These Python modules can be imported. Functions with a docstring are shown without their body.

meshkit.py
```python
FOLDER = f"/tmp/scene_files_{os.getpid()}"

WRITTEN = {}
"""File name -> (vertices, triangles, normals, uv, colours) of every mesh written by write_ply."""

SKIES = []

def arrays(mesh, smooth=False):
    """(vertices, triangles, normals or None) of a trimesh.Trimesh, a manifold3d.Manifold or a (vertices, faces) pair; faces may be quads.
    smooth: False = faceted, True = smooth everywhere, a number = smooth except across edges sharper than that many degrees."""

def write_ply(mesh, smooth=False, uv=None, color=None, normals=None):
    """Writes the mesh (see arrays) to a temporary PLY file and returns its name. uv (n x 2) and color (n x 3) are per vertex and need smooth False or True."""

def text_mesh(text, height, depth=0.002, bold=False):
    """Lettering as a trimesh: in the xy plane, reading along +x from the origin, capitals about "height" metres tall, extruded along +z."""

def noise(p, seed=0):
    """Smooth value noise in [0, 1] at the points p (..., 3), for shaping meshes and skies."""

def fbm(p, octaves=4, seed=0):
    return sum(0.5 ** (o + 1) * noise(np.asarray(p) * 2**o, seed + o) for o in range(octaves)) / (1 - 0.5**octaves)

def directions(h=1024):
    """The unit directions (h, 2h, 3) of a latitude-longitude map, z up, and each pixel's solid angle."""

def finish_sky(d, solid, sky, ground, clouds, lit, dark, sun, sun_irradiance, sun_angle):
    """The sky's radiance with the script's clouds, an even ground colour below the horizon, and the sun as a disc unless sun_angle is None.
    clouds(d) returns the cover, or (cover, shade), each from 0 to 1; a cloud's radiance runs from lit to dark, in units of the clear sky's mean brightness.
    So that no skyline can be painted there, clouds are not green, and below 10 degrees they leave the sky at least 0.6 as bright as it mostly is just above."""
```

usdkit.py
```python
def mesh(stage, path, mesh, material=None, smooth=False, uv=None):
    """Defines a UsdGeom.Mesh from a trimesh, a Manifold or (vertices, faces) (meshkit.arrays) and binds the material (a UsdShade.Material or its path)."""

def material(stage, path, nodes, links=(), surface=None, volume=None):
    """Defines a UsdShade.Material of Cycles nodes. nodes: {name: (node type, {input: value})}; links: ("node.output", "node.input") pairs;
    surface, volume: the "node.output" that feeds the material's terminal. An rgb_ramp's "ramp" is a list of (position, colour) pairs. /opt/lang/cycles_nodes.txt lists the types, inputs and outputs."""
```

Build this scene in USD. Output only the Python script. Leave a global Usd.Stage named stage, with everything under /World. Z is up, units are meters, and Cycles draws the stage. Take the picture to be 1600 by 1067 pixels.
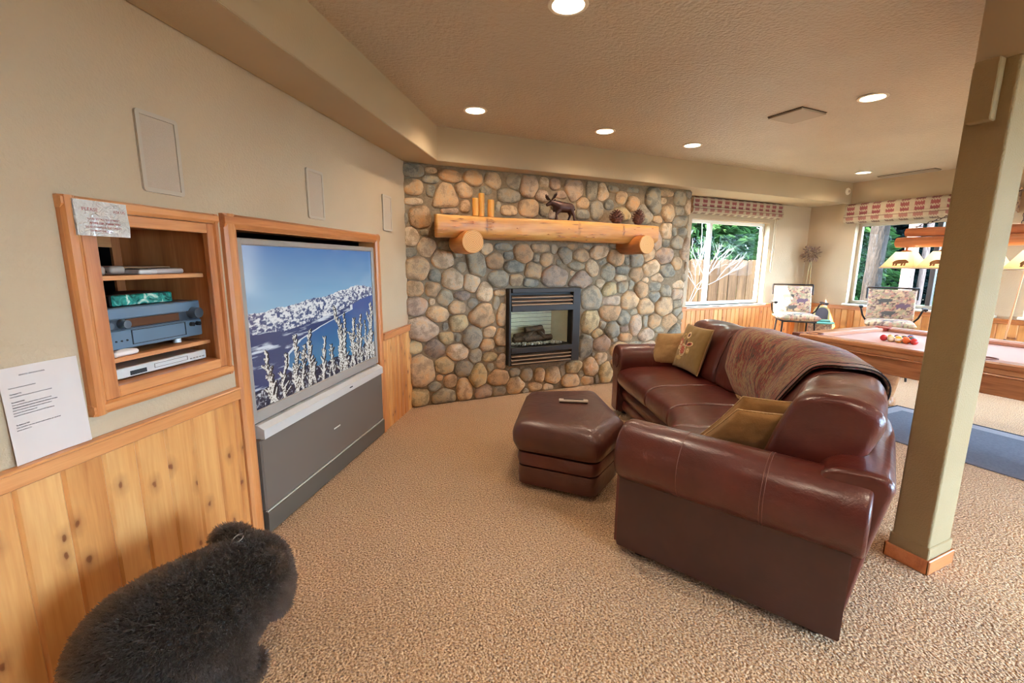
import math, numpy as np, trimesh, usdkit, meshkit
import manifold3d as m3
from shapely.geometry import Polygon, Point, box as sbox
from shapely.ops import unary_union
from pxr import Usd, UsdGeom, UsdLux, UsdShade, Gf, Sdf, Vt

stage = Usd.Stage.CreateInMemory()
UsdGeom.SetStageUpAxis(stage, 'Z'); UsdGeom.SetStageMetersPerUnit(stage, 1.0)
world = UsdGeom.Xform.Define(stage, '/World'); stage.SetDefaultPrim(world.GetPrim())
UsdGeom.Scope.Define(stage, '/World/Looks')
A = np.array; PI = math.pi
rng = np.random.default_rng(7)

# ------------------------------------------------------------------ camera
EYE = A([0, 0, 1.45])
TH, PITCH, ROLL = math.radians(65.154), math.radians(10.08), math.radians(-0.536)
_hd = A([math.cos(TH), math.sin(TH), 0]); _rt = A([math.sin(TH), -math.cos(TH), 0]); _up = A([0, 0, 1.0])
_fw = math.cos(PITCH) * _hd - math.sin(PITCH) * _up; _u0 = math.sin(PITCH) * _hd + math.cos(PITCH) * _up
CR = math.cos(ROLL) * _rt - math.sin(ROLL) * _u0; CU = math.sin(ROLL) * _rt + math.cos(ROLL) * _u0
cam = UsdGeom.Camera.Define(stage, '/World/camera')
cam.AddTransformOp().Set(Gf.Matrix4d(*CR, 0, *CU, 0, *(-_fw), 0, *EYE, 1))
cam.CreateHorizontalApertureAttr(36.0); cam.CreateVerticalApertureAttr(24.0075)
cam.CreateFocalLengthAttr(36.0 * 700.73 / 1600)
cam.CreateClippingRangeAttr(Gf.Vec2f(0.02, 500))
EXPOSURE = 1.42
cam.CreateExposureAttr(EXPOSURE)

# ------------------------------------------------------------------ sky and sun
dome = UsdLux.DomeLight.Define(stage, '/World/sky')
dome.CreateColorAttr(Gf.Vec3f(0.50, 0.72, 1.0)); dome.CreateIntensityAttr(4.6)
sun = UsdLux.DistantLight.Define(stage, '/World/sun')
sun.CreateAngleAttr(0.6); sun.CreateNormalizeAttr(True); sun.CreateIntensityAttr(9.0); sun.CreateColorAttr(Gf.Vec3f(1.0, 0.93, 0.8))
_sd = A([0.86, -0.36, -0.74]); _sd = _sd / np.linalg.norm(_sd)      # the way the sunlight travels
_sx = np.cross([0, 0, 1], -_sd); _sx /= np.linalg.norm(_sx); _sy = np.cross(-_sd, _sx)
sun.AddTransformOp().Set(Gf.Matrix4d(*_sx, 0, *_sy, 0, *(-_sd), 0, 0, 0, 20, 1))
CAN_POWER = 190.0
CAN_COLOR = (1.0, 0.82, 0.63)

# ------------------------------------------------------------------ frames
LA = math.radians(56.978)
LD = A([math.cos(LA), math.sin(LA), 0]); LN = A([-math.sin(LA), math.cos(LA), 0]); DL = 1.613
def Lw(s, n=0.0, z=0.0): return LD * s + LN * (DL + n) + A([0, 0, z])     # s along the left wall, n into it
LROT = math.degrees(LA)

# ------------------------------------------------------------------ helpers: prims
_count = {}
def _num(parent, name):
    k = (parent, name); n = _count.get(k, 0); _count[k] = n + 1
    return parent + '/' + (name if n == 0 else '%s_%03d' % (name, n))
def keys(p, label=None, cat=None, group=None, kind=None):
    for k, v in (('label', label), ('category', cat), ('group', group), ('kind', kind)):
        if v: p.SetCustomDataByKey(k, v)
def thing(name, label, cat=None, loc=(0, 0, 0), rot=0.0, group=None, kind=None):
    path = _num('/World', name); x = UsdGeom.Xform.Define(stage, path)
    x.AddTranslateOp().Set(Gf.Vec3d(*map(float, loc)))
    if rot: x.AddRotateZOp().Set(float(rot))
    keys(x.GetPrim(), label, cat, group, kind); return path
def part(parent, name, mesh, mat, smooth=35, label=None, kind=None, col=None, st=None):
    path = _num(parent, name)
    m = usdkit.mesh(stage, path, mesh, M[mat] if isinstance(mat, str) else mat, smooth)
    pv = UsdGeom.PrimvarsAPI(m)
    if col is not None: pv.CreatePrimvar('col', Sdf.ValueTypeNames.Color3fArray, 'vertex').Set(Vt.Vec3fArray.FromNumpy(np.asarray(col, np.float32)))
    if st is not None: pv.CreatePrimvar('stv', Sdf.ValueTypeNames.Float3Array, 'vertex').Set(Vt.Vec3fArray.FromNumpy(np.asarray(st, np.float32)))
    keys(m.GetPrim(), label, None, None, kind); return path
def solo(name, mesh, mat, label, cat=None, smooth=35, group=None, kind=None, **k):
    p = part('/World', name, mesh, mat, smooth, **k); keys(stage.GetPrimAtPath(p), label, cat, group, kind); return p
def copy(src, label, loc, rot=0.0, group=None, name=None):
    sp = stage.GetPrimAtPath(src); nm = name or src.split('/')[-1]
    path = _num('/World', nm); x = UsdGeom.Xform.Define(stage, path)
    x.GetPrim().GetReferences().AddInternalReference(src)
    x.ClearXformOpOrder(); x.AddTranslateOp().Set(Gf.Vec3d(*map(float, loc))); x.AddRotateZOp().Set(float(rot))
    x.GetPrim().SetInstanceable(True)
    keys(x.GetPrim(), label, sp.GetCustomDataByKey('category'), group or sp.GetCustomDataByKey('group')); return path

# ------------------------------------------------------------------ helpers: shapes
def man(m):
    a = m.to_mesh(); return trimesh.Trimesh(np.array(a.vert_properties[:, :3]), np.array(a.tri_verts), process=False)
def hull(pts): return man(m3.Manifold.hull_points(np.asarray(pts, float)))
def cat(*ms): return trimesh.util.concatenate([m for m in ms if m is not None])
def bx(x0, x1, y0, y1, z0, z1, c=0.0):
    if c <= 0:
        m = trimesh.creation.box([x1 - x0, y1 - y0, z1 - z0]); m.apply_translation([(x0 + x1) / 2, (y0 + y1) / 2, (z0 + z1) / 2]); return m
    c = min(c, .49 * min(x1 - x0, y1 - y0, z1 - z0)); P = []
    for x, sx in ((x0, 1), (x1, -1)):
        for y, sy in ((y0, 1), (y1, -1)):
            for z, sz in ((z0, 1), (z1, -1)):
                P += [(x + sx * c, y + sy * c, z), (x + sx * c, y, z + sz * c), (x, y + sy * c, z + sz * c)]
    return hull(P)
_ico = trimesh.creation.icosphere(2).vertices
def rbx(x0, x1, y0, y1, z0, z1, r):
    P = [A([x, y, z]) + r * _ico for x in (x0 + r, x1 - r) for y in (y0 + r, y1 - r) for z in (z0 + r, z1 - r)]
    return hull(np.vstack(P))
def rot(m, ang, ax=(0, 0, 1), at=(0, 0, 0)):
    m = m.copy(); m.apply_transform(trimesh.transformations.rotation_matrix(ang, ax, at)); return m
def mv(m, *t):
    m = m.copy(); m.apply_translation(t if len(t) == 3 else t[0]); return m
def cyl(p, q, r, r2=None, n=16):
    p, q = A(p, float), A(q, float); r2 = r if r2 is None else r2
    d = q - p; L = np.linalg.norm(d); d = d / L
    e = np.cross(d, [0, 0, 1] if abs(d[2]) < .9 else [1, 0, 0]); e /= np.linalg.norm(e); f = np.cross(d, e)
    th = np.linspace(0, 2 * PI, n, endpoint=False); c = np.cos(th)[:, None] * e + np.sin(th)[:, None] * f
    return hull(np.vstack([p + r * c, q + r2 * c]))
def tube(pts, r, n=8):
    return cat(*[cat(cyl(a, b, r, n=n)) for a, b in zip(pts[:-1], pts[1:])])
def lathe(prof, n=32, caps=True):
    prof = np.asarray(prof, float); th = np.linspace(0, 2 * PI, n, endpoint=False)
    v = np.stack([np.outer(prof[:, 0], np.cos(th)), np.outer(prof[:, 0], np.sin(th)), np.repeat(prof[:, 1:2], n, 1)], -1).reshape(-1, 3); f = []
    for i in range(len(prof) - 1):
        for j in range(n):
            a, b = i * n + j, i * n + (j + 1) % n; f += [(a, b, b + n), (a, b + n, a + n)]
    v = list(v); f = list(f)
    if caps:
        for i, fl in ((0, 1), (len(prof) - 1, 0)):
            if prof[i, 0] > 1e-6:
                v.append(A([0, 0, prof[i, 1]])); k = len(v) - 1
                for j in range(n):
                    a, b = i * n + j, i * n + (j + 1) % n; f.append((b, a, k) if fl else (a, b, k))
    return trimesh.Trimesh(A(v), A(f), process=False)
def ext(poly, h, z=0.0):
    g = [trimesh.creation.extrude_polygon(p, h, engine='earcut') for p in (getattr(poly, 'geoms', None) or [poly])]
    return mv(cat(*g), 0, 0, z)
def upright(m, org=(0, 0, 0), ex=(1, 0, 0), ez=(0, 0, 1)):
    """Maps the mesh's x, y, z to ex, ez and the normal ex x ez."""
    ex, ez = A(ex, float), A(ez, float); T = np.eye(4); T[:3, 0], T[:3, 1], T[:3, 2], T[:3, 3] = ex, ez, np.cross(ex, ez), org
    m = m.copy(); m.apply_transform(T); return m
def loft(rings, closed=True, cap=True):
    R = [np.asarray(r, float) for r in rings]; n = len(R[0]); v = np.vstack(R); f = []
    m = n if closed else n - 1
    for i in range(len(R) - 1):
        for j in range(m):
            a, b = i * n + j, i * n + (j + 1) % n; f += [(a, b, b + n), (a, b + n, a + n)]
    if cap:
        for i, fl in ((0, 1), (len(R) - 1, 0)):
            v = np.vstack([v, R[i].mean(0)]); k = len(v) - 1
            for j in range(n):
                a, b = i * n + j, i * n + (j + 1) % n; f.append((b, a, k) if fl else (a, b, k))
    m_ = trimesh.Trimesh(v, A(f), process=False)
    if closed and cap and m_.volume < 0: m_.invert()
    return m_
def grid(P):
    """A sheet through the points P (n, m, 3)."""
    n, m = P.shape[:2]; i, j = np.meshgrid(np.arange(n - 1), np.arange(m - 1), indexing='ij'); a = (i * m + j).ravel()
    return trimesh.Trimesh(P.reshape(-1, 3), np.vstack([np.stack([a, a + m, a + m + 1], 1), np.stack([a, a + m + 1, a + 1], 1)]), process=False)
def blob(bones, edge=.02, it=10):
    """One continuous body: hulls of sphere pairs, united, refined and smoothed."""
    S = []
    for p, r, q, s in bones:
        S.append(m3.Manifold.hull_points(np.vstack([A(p) + r * _ico, A(q) + s * _ico])))
    m = m3.Manifold.batch_boolean(S, m3.OpType.Add).refine_to_length(edge)
    t = man(m); t.merge_vertices(); trimesh.smoothing.filter_taubin(t, iterations=it); return t
def smooth_closed(pts, n):
    """A closed Catmull-Rom curve through pts, resampled to n points."""
    P = np.asarray(pts, float); k = len(P); out = []
    for t in np.linspace(0, k, n, endpoint=False):
        i = int(t); u = t - i; a, b, c, d = (P[(i + o) % k] for o in (-1, 0, 1, 2))
        out.append(.5 * (2 * b + (c - a) * u + (2 * a - 5 * b + 4 * c - d) * u * u + (3 * b - a - 3 * c + d) * u ** 3))
    return A(out)

# ------------------------------------------------------------------ materials
M = {}
def lin(c): c = A(c, float) / 255.0; return tuple(np.where(c <= .04045, c / 12.92, ((c + .055) / 1.055) ** 2.4))
def mat(name, nodes, links, surface='p.BSDF'):
    M[name] = usdkit.material(stage, '/World/Looks/' + name, nodes, links, surface=surface)
def plain(name, c, rough=.5, metal=0.0, **k):
    mat(name, {'p': ('principled_bsdf', dict(base_color=lin(c), roughness=rough, metallic=metal, **k))}, [])
def mottled(name, c1, c2, scale, rough=.6, bump=0.0, bscale=None, dist=.01, detail=4.0, stretch=(1, 1, 1), **k):
    n = {'t': ('texture_coordinate', {}), 'm': ('mapping', {'scale': stretch}), 'n': ('noise_texture', {'scale': scale, 'detail': detail, 'roughness': .6}),
         'r': ('rgb_ramp', {'ramp': [(.3, lin(c1)), (.7, lin(c2))]}), 'p': ('principled_bsdf', dict(roughness=rough, **k))}
    l = [('t.object', 'm.vector'), ('m.vector', 'n.vector'), ('n.fac', 'r.fac'), ('r.color', 'p.base_color')]
    if bump:
        n['bn'] = ('noise_texture', {'scale': bscale or scale, 'detail': 3.0}); n['b'] = ('bump', {'strength': bump, 'distance': dist})
        l += [('m.vector', 'bn.vector'), ('bn.fac', 'b.height'), ('b.normal', 'p.normal')]
    mat(name, n, l)
def wood(name, light, mid, dark, axis=2, rough=.38, knots=.0, sc=9.0, coat=.15, spec=.5):
    s = [1.0, 1.0, 1.0]; s[axis] = .07; ks = [1.0, 1.0, 1.0]; ks[axis] = .62; ks[1 if axis != 1 else 0] *= .6
    n = {'t': ('texture_coordinate', {}), 'o': ('object_info', {}), 'ov': ('combine_xyz', {}), 'om': ('math', {'math_type': 'multiply', 'value2': 37.0}),
         'ad': ('vector_math', {'math_type': 'add'}), 'm': ('mapping', {'scale': tuple(s)}), 'n': ('noise_texture', {'scale': sc, 'detail': 5.0, 'roughness': .55, 'distortion': .8}),
         'f': ('noise_texture', {'scale': sc * 9, 'detail': 2.0}), 'mx': ('math', {'math_type': 'multiply_add', 'value2': .30, 'value3': -.15}), 'ad2': ('math', {'math_type': 'add'}),
         'rv': ('math', {'math_type': 'multiply_add', 'value2': .26, 'value3': -.13}), 'ad3': ('math', {'math_type': 'add'}),
         'r': ('rgb_ramp', {'ramp': [(.25, lin(light)), (.5, lin(mid)), (.78, lin(dark))]}), 'p': ('principled_bsdf', dict(roughness=rough, coat_weight=coat, coat_roughness=.25, specular_ior_level=spec))}
    l = [('t.object', 'ad.vector1'), ('o.random', 'om.value1'), ('om.value', 'ov.x'), ('om.value', 'ov.y'), ('om.value', 'ov.z'), ('ov.vector', 'ad.vector2'), ('ad.vector', 'm.vector'),
         ('m.vector', 'n.vector'), ('m.vector', 'f.vector'), ('f.fac', 'mx.value1'), ('n.fac', 'ad2.value1'), ('mx.value', 'ad2.value2'), ('o.random', 'rv.value1'), ('ad2.value', 'ad3.value1'), ('rv.value', 'ad3.value2'), ('ad3.value', 'r.fac')]
    if knots:
        n['sp'] = ('separate_xyz', {}); n['cb'] = ('combine_xyz', {}); n['km'] = ('mapping', {'scale': (1.0, .62, 1.0)}); n['kd'] = ('noise_texture', {'scale': 22.0, 'detail': 2.0}); n['ka'] = ('vector_math', {'math_type': 'multiply_add', 'vector2': (.022, .022, .022)})
        n['kv'] = ('voronoi_texture', {'scale': 6.4, 'dimensions': '2D'}); n['kr'] = ('rgb_ramp', {'ramp': [(0, (.95, .95, .95)), (knots * .45, (.85, .85, .85)), (knots * .6, (.5, .5, .5)), (knots, (.3, .3, .3)), (knots * 2.6, (0, 0, 0))]})
        n['kx'] = ('mix', {'color2': lin(A(dark) * A([.66, .56, .5]))})
        l += [('ad.vector', 'sp.vector'), ('sp.' + 'xyz'[0 if axis else 1], 'cb.x'), ('sp.' + 'xyz'[axis], 'cb.y'), ('cb.vector', 'km.vector'), ('ad.vector', 'kd.vector'), ('kd.color', 'ka.vector1'), ('km.vector', 'ka.vector3'), ('ka.vector', 'kv.vector'), ('kv.distance', 'kr.fac'), ('kr.color', 'kx.fac'), ('r.color', 'kx.color1'), ('kx.color', 'p.base_color')]
    else: l.append(('r.color', 'p.base_color'))
    mat(name, n, l)
def vcol(name, rough=.8, bump=0.0, bscale=200.0, emit=0.0, sheen=0.0, base=True):
    n = {'a': ('attribute', {'attribute': 'col'}), 'p': ('principled_bsdf', dict(roughness=rough, sheen_weight=sheen))}
    l = []
    if base: l.append(('a.color', 'p.base_color'))
    else: n['p'][1]['base_color'] = (.01, .01, .012)
    if emit: n['p'][1]['emission_strength'] = emit; l.append(('a.color', 'p.emission_color'))
    if bump:
        n['t'] = ('texture_coordinate', {}); n['bn'] = ('noise_texture', {'scale': bscale, 'detail': 2.0}); n['b'] = ('bump', {'strength': bump, 'distance': .004})
        l += [('t.object', 'bn.vector'), ('bn.fac', 'b.height'), ('b.normal', 'p.normal')]
    mat(name, n, l)
def emit(name, c, s):
    mat(name, {'e': ('emission', {'color': c, 'strength': s})}, [], 'e.emission')
def wallpaint(name, c1, c2, scale, bump, dist):
    mottled(name, c1, c2, 1.3, rough=.75, bump=bump, bscale=scale, dist=dist, detail=2.0)

wallpaint('wall_paint', (184, 160, 128), (192, 168, 136), 85, .35, .006)
mottled('ceiling_paint', (188, 171, 149), (196, 179, 156), 1.3, rough=.45, bump=.9, bscale=48, dist=.016, detail=2.0)
wallpaint('beam_paint', (176, 156, 126), (184, 163, 132), 85, .2, .005)
wallpaint('column_paint', (146, 124, 86), (156, 134, 96), 130, .5, .006)
# carpet: speckled loop pile
mat('carpet', {'t': ('texture_coordinate', {}), 'n': ('noise_texture', {'scale': 112.0, 'detail': 2.0, 'roughness': .6}), 'v': ('voronoi_texture', {'scale': 92.0}), 'w': ('noise_texture', {'scale': 1.2, 'detail': 3.0}),
     'r': ('rgb_ramp', {'ramp': [(.30, lin((96, 66, 42))), (.45, lin((184, 140, 98))), (.58, lin((224, 184, 140))), (.75, lin((240, 212, 172)))]}),
     'wr': ('rgb_ramp', {'ramp': [(.3, (.93, .93, .93)), (.7, (1.0, 1.0, 1.0))]}), 'mx': ('mix', {'mix_type': 'multiply', 'fac': 1.0}), 'ad': ('math', {'math_type': 'subtract'}),
     'b': ('bump', {'strength': .9, 'distance': .012}), 'p': ('principled_bsdf', {'roughness': .95, 'sheen_weight': .15})},
    [('t.object', 'n.vector'), ('t.object', 'v.vector'), ('t.object', 'w.vector'), ('n.fac', 'r.fac'), ('w.fac', 'wr.fac'), ('r.color', 'mx.color1'), ('wr.color', 'mx.color2'), ('mx.color', 'p.base_color'),
     ('n.fac', 'ad.value1'), ('v.distance', 'ad.value2'), ('ad.value', 'b.height'), ('b.normal', 'p.normal')])
wood('pine_plank', (226, 168, 102), (210, 144, 80), (182, 110, 54), 2, .42, .085, 10)
wood('trim_wood', (216, 148, 90), (200, 128, 72), (172, 100, 52), 2, .35, 0, 16)
wood('trim_wood_x', (216, 148, 90), (200, 128, 72), (172, 100, 52), 0, .35, 0, 16)
wood('trim_wood_y', (216, 148, 90), (200, 128, 72), (172, 100, 52), 1, .35, 0, 16)
wood('cabinet_wood', (196, 128, 74), (178, 108, 58), (150, 84, 42), 2, .6, 0, 16, 0.0)
wood('shelf_wood', (226, 164, 108), (212, 146, 92), (186, 118, 68), 0, .6, 0, 16, 0.0)
wood('mantel_wood', (216, 160, 84), (198, 134, 62), (156, 92, 38), 0, .45, .04, 9)
wood('log_wood', (206, 142, 74), (184, 114, 54), (134, 76, 34), 1, .5, .06, 12)
wood('pool_wood', (204, 146, 98), (182, 120, 76), (136, 82, 50), 1, .3, 0, 14)
wood('pool_wood_x', (204, 146, 98), (182, 120, 76), (136, 82, 50), 0, .3, 0, 14)
wood('lamp_log', (232, 166, 116), (214, 138, 90), (176, 98, 58), 1, .4, 0, 12)
wood('base_wood', (206, 130, 76), (190, 112, 62), (160, 86, 44), 0, .4, 0, 14)
mat('end_grain', {'t': ('texture_coordinate', {}), 'w': ('wave_texture', {'wave_type': 'rings', 'rings_direction': 'y', 'scale': 22.0, 'distortion': 2.5, 'detail': 2.0}),
     'r': ('rgb_ramp', {'ramp': [(.2, lin((232, 178, 110))), (.8, lin((196, 132, 70)))]}), 'p': ('principled_bsdf', {'roughness': .6})}, [('t.object', 'w.vector'), ('w.fac', 'r.fac'), ('r.color', 'p.base_color')])
mottled('mortar', (126, 106, 80), (152, 130, 102), 30, .95, .6, 90, .01)
STONE = {'t': [((205, 176, 138), (176, 144, 108)), ((196, 164, 124), (168, 138, 104)), ((210, 184, 150), (182, 152, 116)), ((190, 154, 114), (160, 128, 92))],
         'p': [((188, 164, 138), (158, 134, 110)), ((178, 152, 128), (150, 126, 106))], 'o': [((194, 170, 126), (162, 140, 100)), ((188, 162, 118), (156, 134, 96))],
         'g': [((160, 148, 126), (132, 122, 104)), ((170, 156, 130), (140, 128, 106)), ((152, 144, 124), (124, 117, 102))], 'd': [((146, 128, 110), (116, 100, 86))]}
for k, vs in STONE.items():
    for i, (a, b) in enumerate(vs):
        nm_ = 'stone_%s_%d' % ({'t': 'tan', 'p': 'mauve', 'o': 'olive', 'g': 'grey', 'd': 'dark'}[k], i); w_ = A(a) * A([1.02, .93, .82])
        mat(nm_, {'t': ('texture_coordinate', {}), 'n': ('noise_texture', {'scale': 11.0, 'detail': 3.0, 'distortion': .4}), 'f': ('noise_texture', {'scale': 80.0, 'detail': 4.0, 'roughness': .7}), 'x': ('math', {'math_type': 'multiply_add', 'value2': .55, 'value3': -.275}), 's': ('math', {'math_type': 'add'}),
            'r': ('rgb_ramp', {'ramp': [(.26, lin(A(b) * .86)), (.42, lin(b)), (.54, lin(a)), (.66, lin(w_)), (.8, lin(np.minimum(A(a) * 1.12, 245)))]}), 'b': ('bump', {'strength': .55, 'distance': .01}), 'p': ('principled_bsdf', {'roughness': .8})},
            [('t.object', 'n.vector'), ('t.object', 'f.vector'), ('f.fac', 'x.value1'), ('n.fac', 's.value1'), ('x.value', 's.value2'), ('s.value', 'r.fac'), ('r.color', 'p.base_color'), ('f.fac', 'b.height'), ('b.normal', 'p.normal')])
def leather(name, c1, c2, rough=.33):
    mat(name, {'t': ('texture_coordinate', {}), 'n': ('noise_texture', {'scale': 5.0, 'detail': 5.0, 'roughness': .6}), 'r': ('rgb_ramp', {'ramp': [(.3, lin(c1)), (.7, lin(c2))]}),
        'v': ('voronoi_texture', {'scale': 160.0}), 'w': ('noise_texture', {'scale': 9.0, 'detail': 4.0, 'distortion': 1.0}), 'm': ('math', {'math_type': 'multiply_add', 'value2': .12}),
        'b': ('bump', {'strength': .35, 'distance': .012}), 'p': ('principled_bsdf', {'roughness': rough, 'specular_ior_level': .5, 'coat_weight': .3, 'coat_roughness': .2})},
        [('t.object', 'n.vector'), ('n.fac', 'r.fac'), ('r.color', 'p.base_color'), ('t.object', 'v.vector'), ('t.object', 'w.vector'), ('v.distance', 'm.value1'), ('w.fac', 'm.value3'), ('m.value', 'b.height'), ('b.normal', 'p.normal')])
leather('leather', (76, 29, 25), (96, 40, 32)); leather('leather_dark', (56, 25, 20), (68, 31, 24), .5); leather('ottoman_leather', (74, 36, 29), (88, 46, 36), .38)
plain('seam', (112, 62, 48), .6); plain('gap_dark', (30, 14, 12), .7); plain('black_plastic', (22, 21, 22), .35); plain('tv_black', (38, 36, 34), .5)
plain('tv_grey', (150, 140, 130), .4); plain('tv_silver', (205, 200, 192), .35, .2); plain('tv_cloth', (104, 90, 78), .85); plain('tv_base', (86, 77, 66), .55)
plain('speaker_white', (184, 168, 146), .7); mottled('speaker_grille', (176, 156, 132), (190, 168, 144), 400, .8, .3, 500, .002)
plain('paper', (208, 192, 180), .6); plain('ink', (44, 36, 40), .8); plain('ink_red', (150, 60, 62), .8)
mat('laminate', {'t': ('texture_coordinate', {}), 'w': ('noise_texture', {'scale': 40.0, 'detail': 2.0, 'distortion': 1.5}), 'b': ('bump', {'strength': .9, 'distance': .012}), 'p': ('principled_bsdf', {'base_color': lin((206, 198, 186)), 'roughness': .1, 'coat_weight': 1.0})},
    [('t.object', 'w.vector'), ('w.fac', 'b.height'), ('b.normal', 'p.normal')])
plain('receiver_blue', (104, 124, 140), .35, .3); plain('receiver_dark', (52, 60, 68), .4, .2); plain('display_brown', (92, 62, 46), .12); plain('dvd_silver', (216, 212, 204), .35, .3); plain('knob_metal', (120, 130, 138), .25, .8)
mat('glossy_teal', {'t': ('texture_coordinate', {}), 'n': ('noise_texture', {'scale': 26.0, 'detail': 3.0, 'distortion': 1.5}), 'r': ('rgb_ramp', {'ramp': [(.35, lin((12, 70, 66))), (.55, lin((40, 150, 136))), (.72, lin((180, 214, 200)))]}), 'p': ('principled_bsdf', {'roughness': .08})},
    [('t.object', 'n.vector'), ('n.fac', 'r.fac'), ('r.color', 'p.base_color')])
plain('white_cloth', (226, 210, 198), .8); plain('brown_cardboard', (140, 104, 72), .8)
plain('iron', (44, 38, 34), .6, .1); plain('louver', (150, 126, 104), .35, .6); mottled('fire_brick', (240, 226, 186), (248, 236, 200), 14, .9, .3, 40, .01); mottled('burnt_log', (70, 54, 42), (124, 92, 64), 20, .9, .6, 30, .02)
mottled('ember', (126, 122, 112), (190, 186, 176), 60, .9, .8, 60, .02)
mat('clear_glass', {'f0': ('fresnel', {'IOR': 1.45}), 'ge': ('geometry', {}), 'iv': ('math', {'math_type': 'subtract', 'value1': 1.0}), 'f': ('math', {'math_type': 'multiply'}), 't': ('transparent_bsdf', {'color': (.96, .98, .97)}), 'g': ('glossy_bsdf', {'color': (.08, .08, .08), 'roughness': .02}), 'x': ('mix_closure', {})}, [('ge.backfacing', 'iv.value2'), ('f0.fac', 'f.value1'), ('iv.value', 'f.value2'), ('f.value', 'x.fac'), ('t.BSDF', 'x.closure1'), ('g.BSDF', 'x.closure2')], 'x.closure')
plain('candle_wax', (204, 144, 62), .5, subsurface_weight=.3, subsurface_scale=.02); plain('wick', (40, 30, 26), .9)
plain('bronze', (66, 40, 34), .45, .4); mottled('cone_brown', (80, 44, 36), (132, 84, 66), 40, .8)
mottled('suede', (148, 110, 66), (170, 130, 80), 18, .95, .3, 160, .003, sheen_weight=.35); mottled('suede_light', (176, 142, 94), (194, 160, 112), 18, .95, .3, 160, .003, sheen_weight=.3)
vcol('embroidered', .9, .3, 220, sheen=.3); vcol('print_cloth', .9, .35, 300)
vcol('picture', .12, emit=.31, base=False)
mat('throw_weave', {'a': ('attribute', {'attribute': 'stv'}), 'm': ('mapping', {'scale': (6.0, 26.0, 1.0)}), 'm2': ('mapping', {'scale': (40.0, 150.0, 1.0)}), 'n': ('noise_texture', {'scale': 1.0, 'detail': 3.0, 'roughness': .65}), 'f': ('noise_texture', {'scale': 1.0, 'detail': 1.0}),
     'x': ('math', {'math_type': 'multiply_add', 'value2': .46, 'value3': -.23}), 's0': ('math', {'math_type': 'add'}), 'm3': ('mapping', {'scale': (2.2, 5.0, 1.0)}), 'g': ('noise_texture', {'scale': 1.0, 'detail': 1.0}), 'y': ('math', {'math_type': 'multiply_add', 'value2': .7, 'value3': -.35}), 's': ('math', {'math_type': 'add'}),
     'r': ('rgb_ramp', {'ramp': [(.22, lin((50, 40, 40))), (.34, lin((96, 72, 62))), (.43, lin((140, 46, 48))), (.49, lin((132, 102, 78))), (.56, lin((158, 128, 90))), (.64, lin((92, 70, 66))), (.76, lin((146, 60, 54)))]}),
     'b': ('bump', {'strength': .7, 'distance': .006}), 'p': ('principled_bsdf', {'roughness': .95, 'sheen_weight': .2})},
    [('a.vector', 'm.vector'), ('a.vector', 'm2.vector'), ('m.vector', 'n.vector'), ('m2.vector', 'f.vector'), ('f.fac', 'x.value1'), ('n.fac', 's0.value1'), ('x.value', 's0.value2'), ('a.vector', 'm3.vector'), ('m3.vector', 'g.vector'), ('g.fac', 'y.value1'), ('s0.value', 's.value1'), ('y.value', 's.value2'), ('s.value', 'r.fac'), ('r.color', 'p.base_color'), ('f.fac', 'b.height'), ('b.normal', 'p.normal')])
mottled('chair_fabric', (116, 78, 68), (206, 170, 132), 34, .95, .3, 200, .003, detail=3.0); plain('chair_metal', (52, 44, 42), .4, .6)
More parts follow.
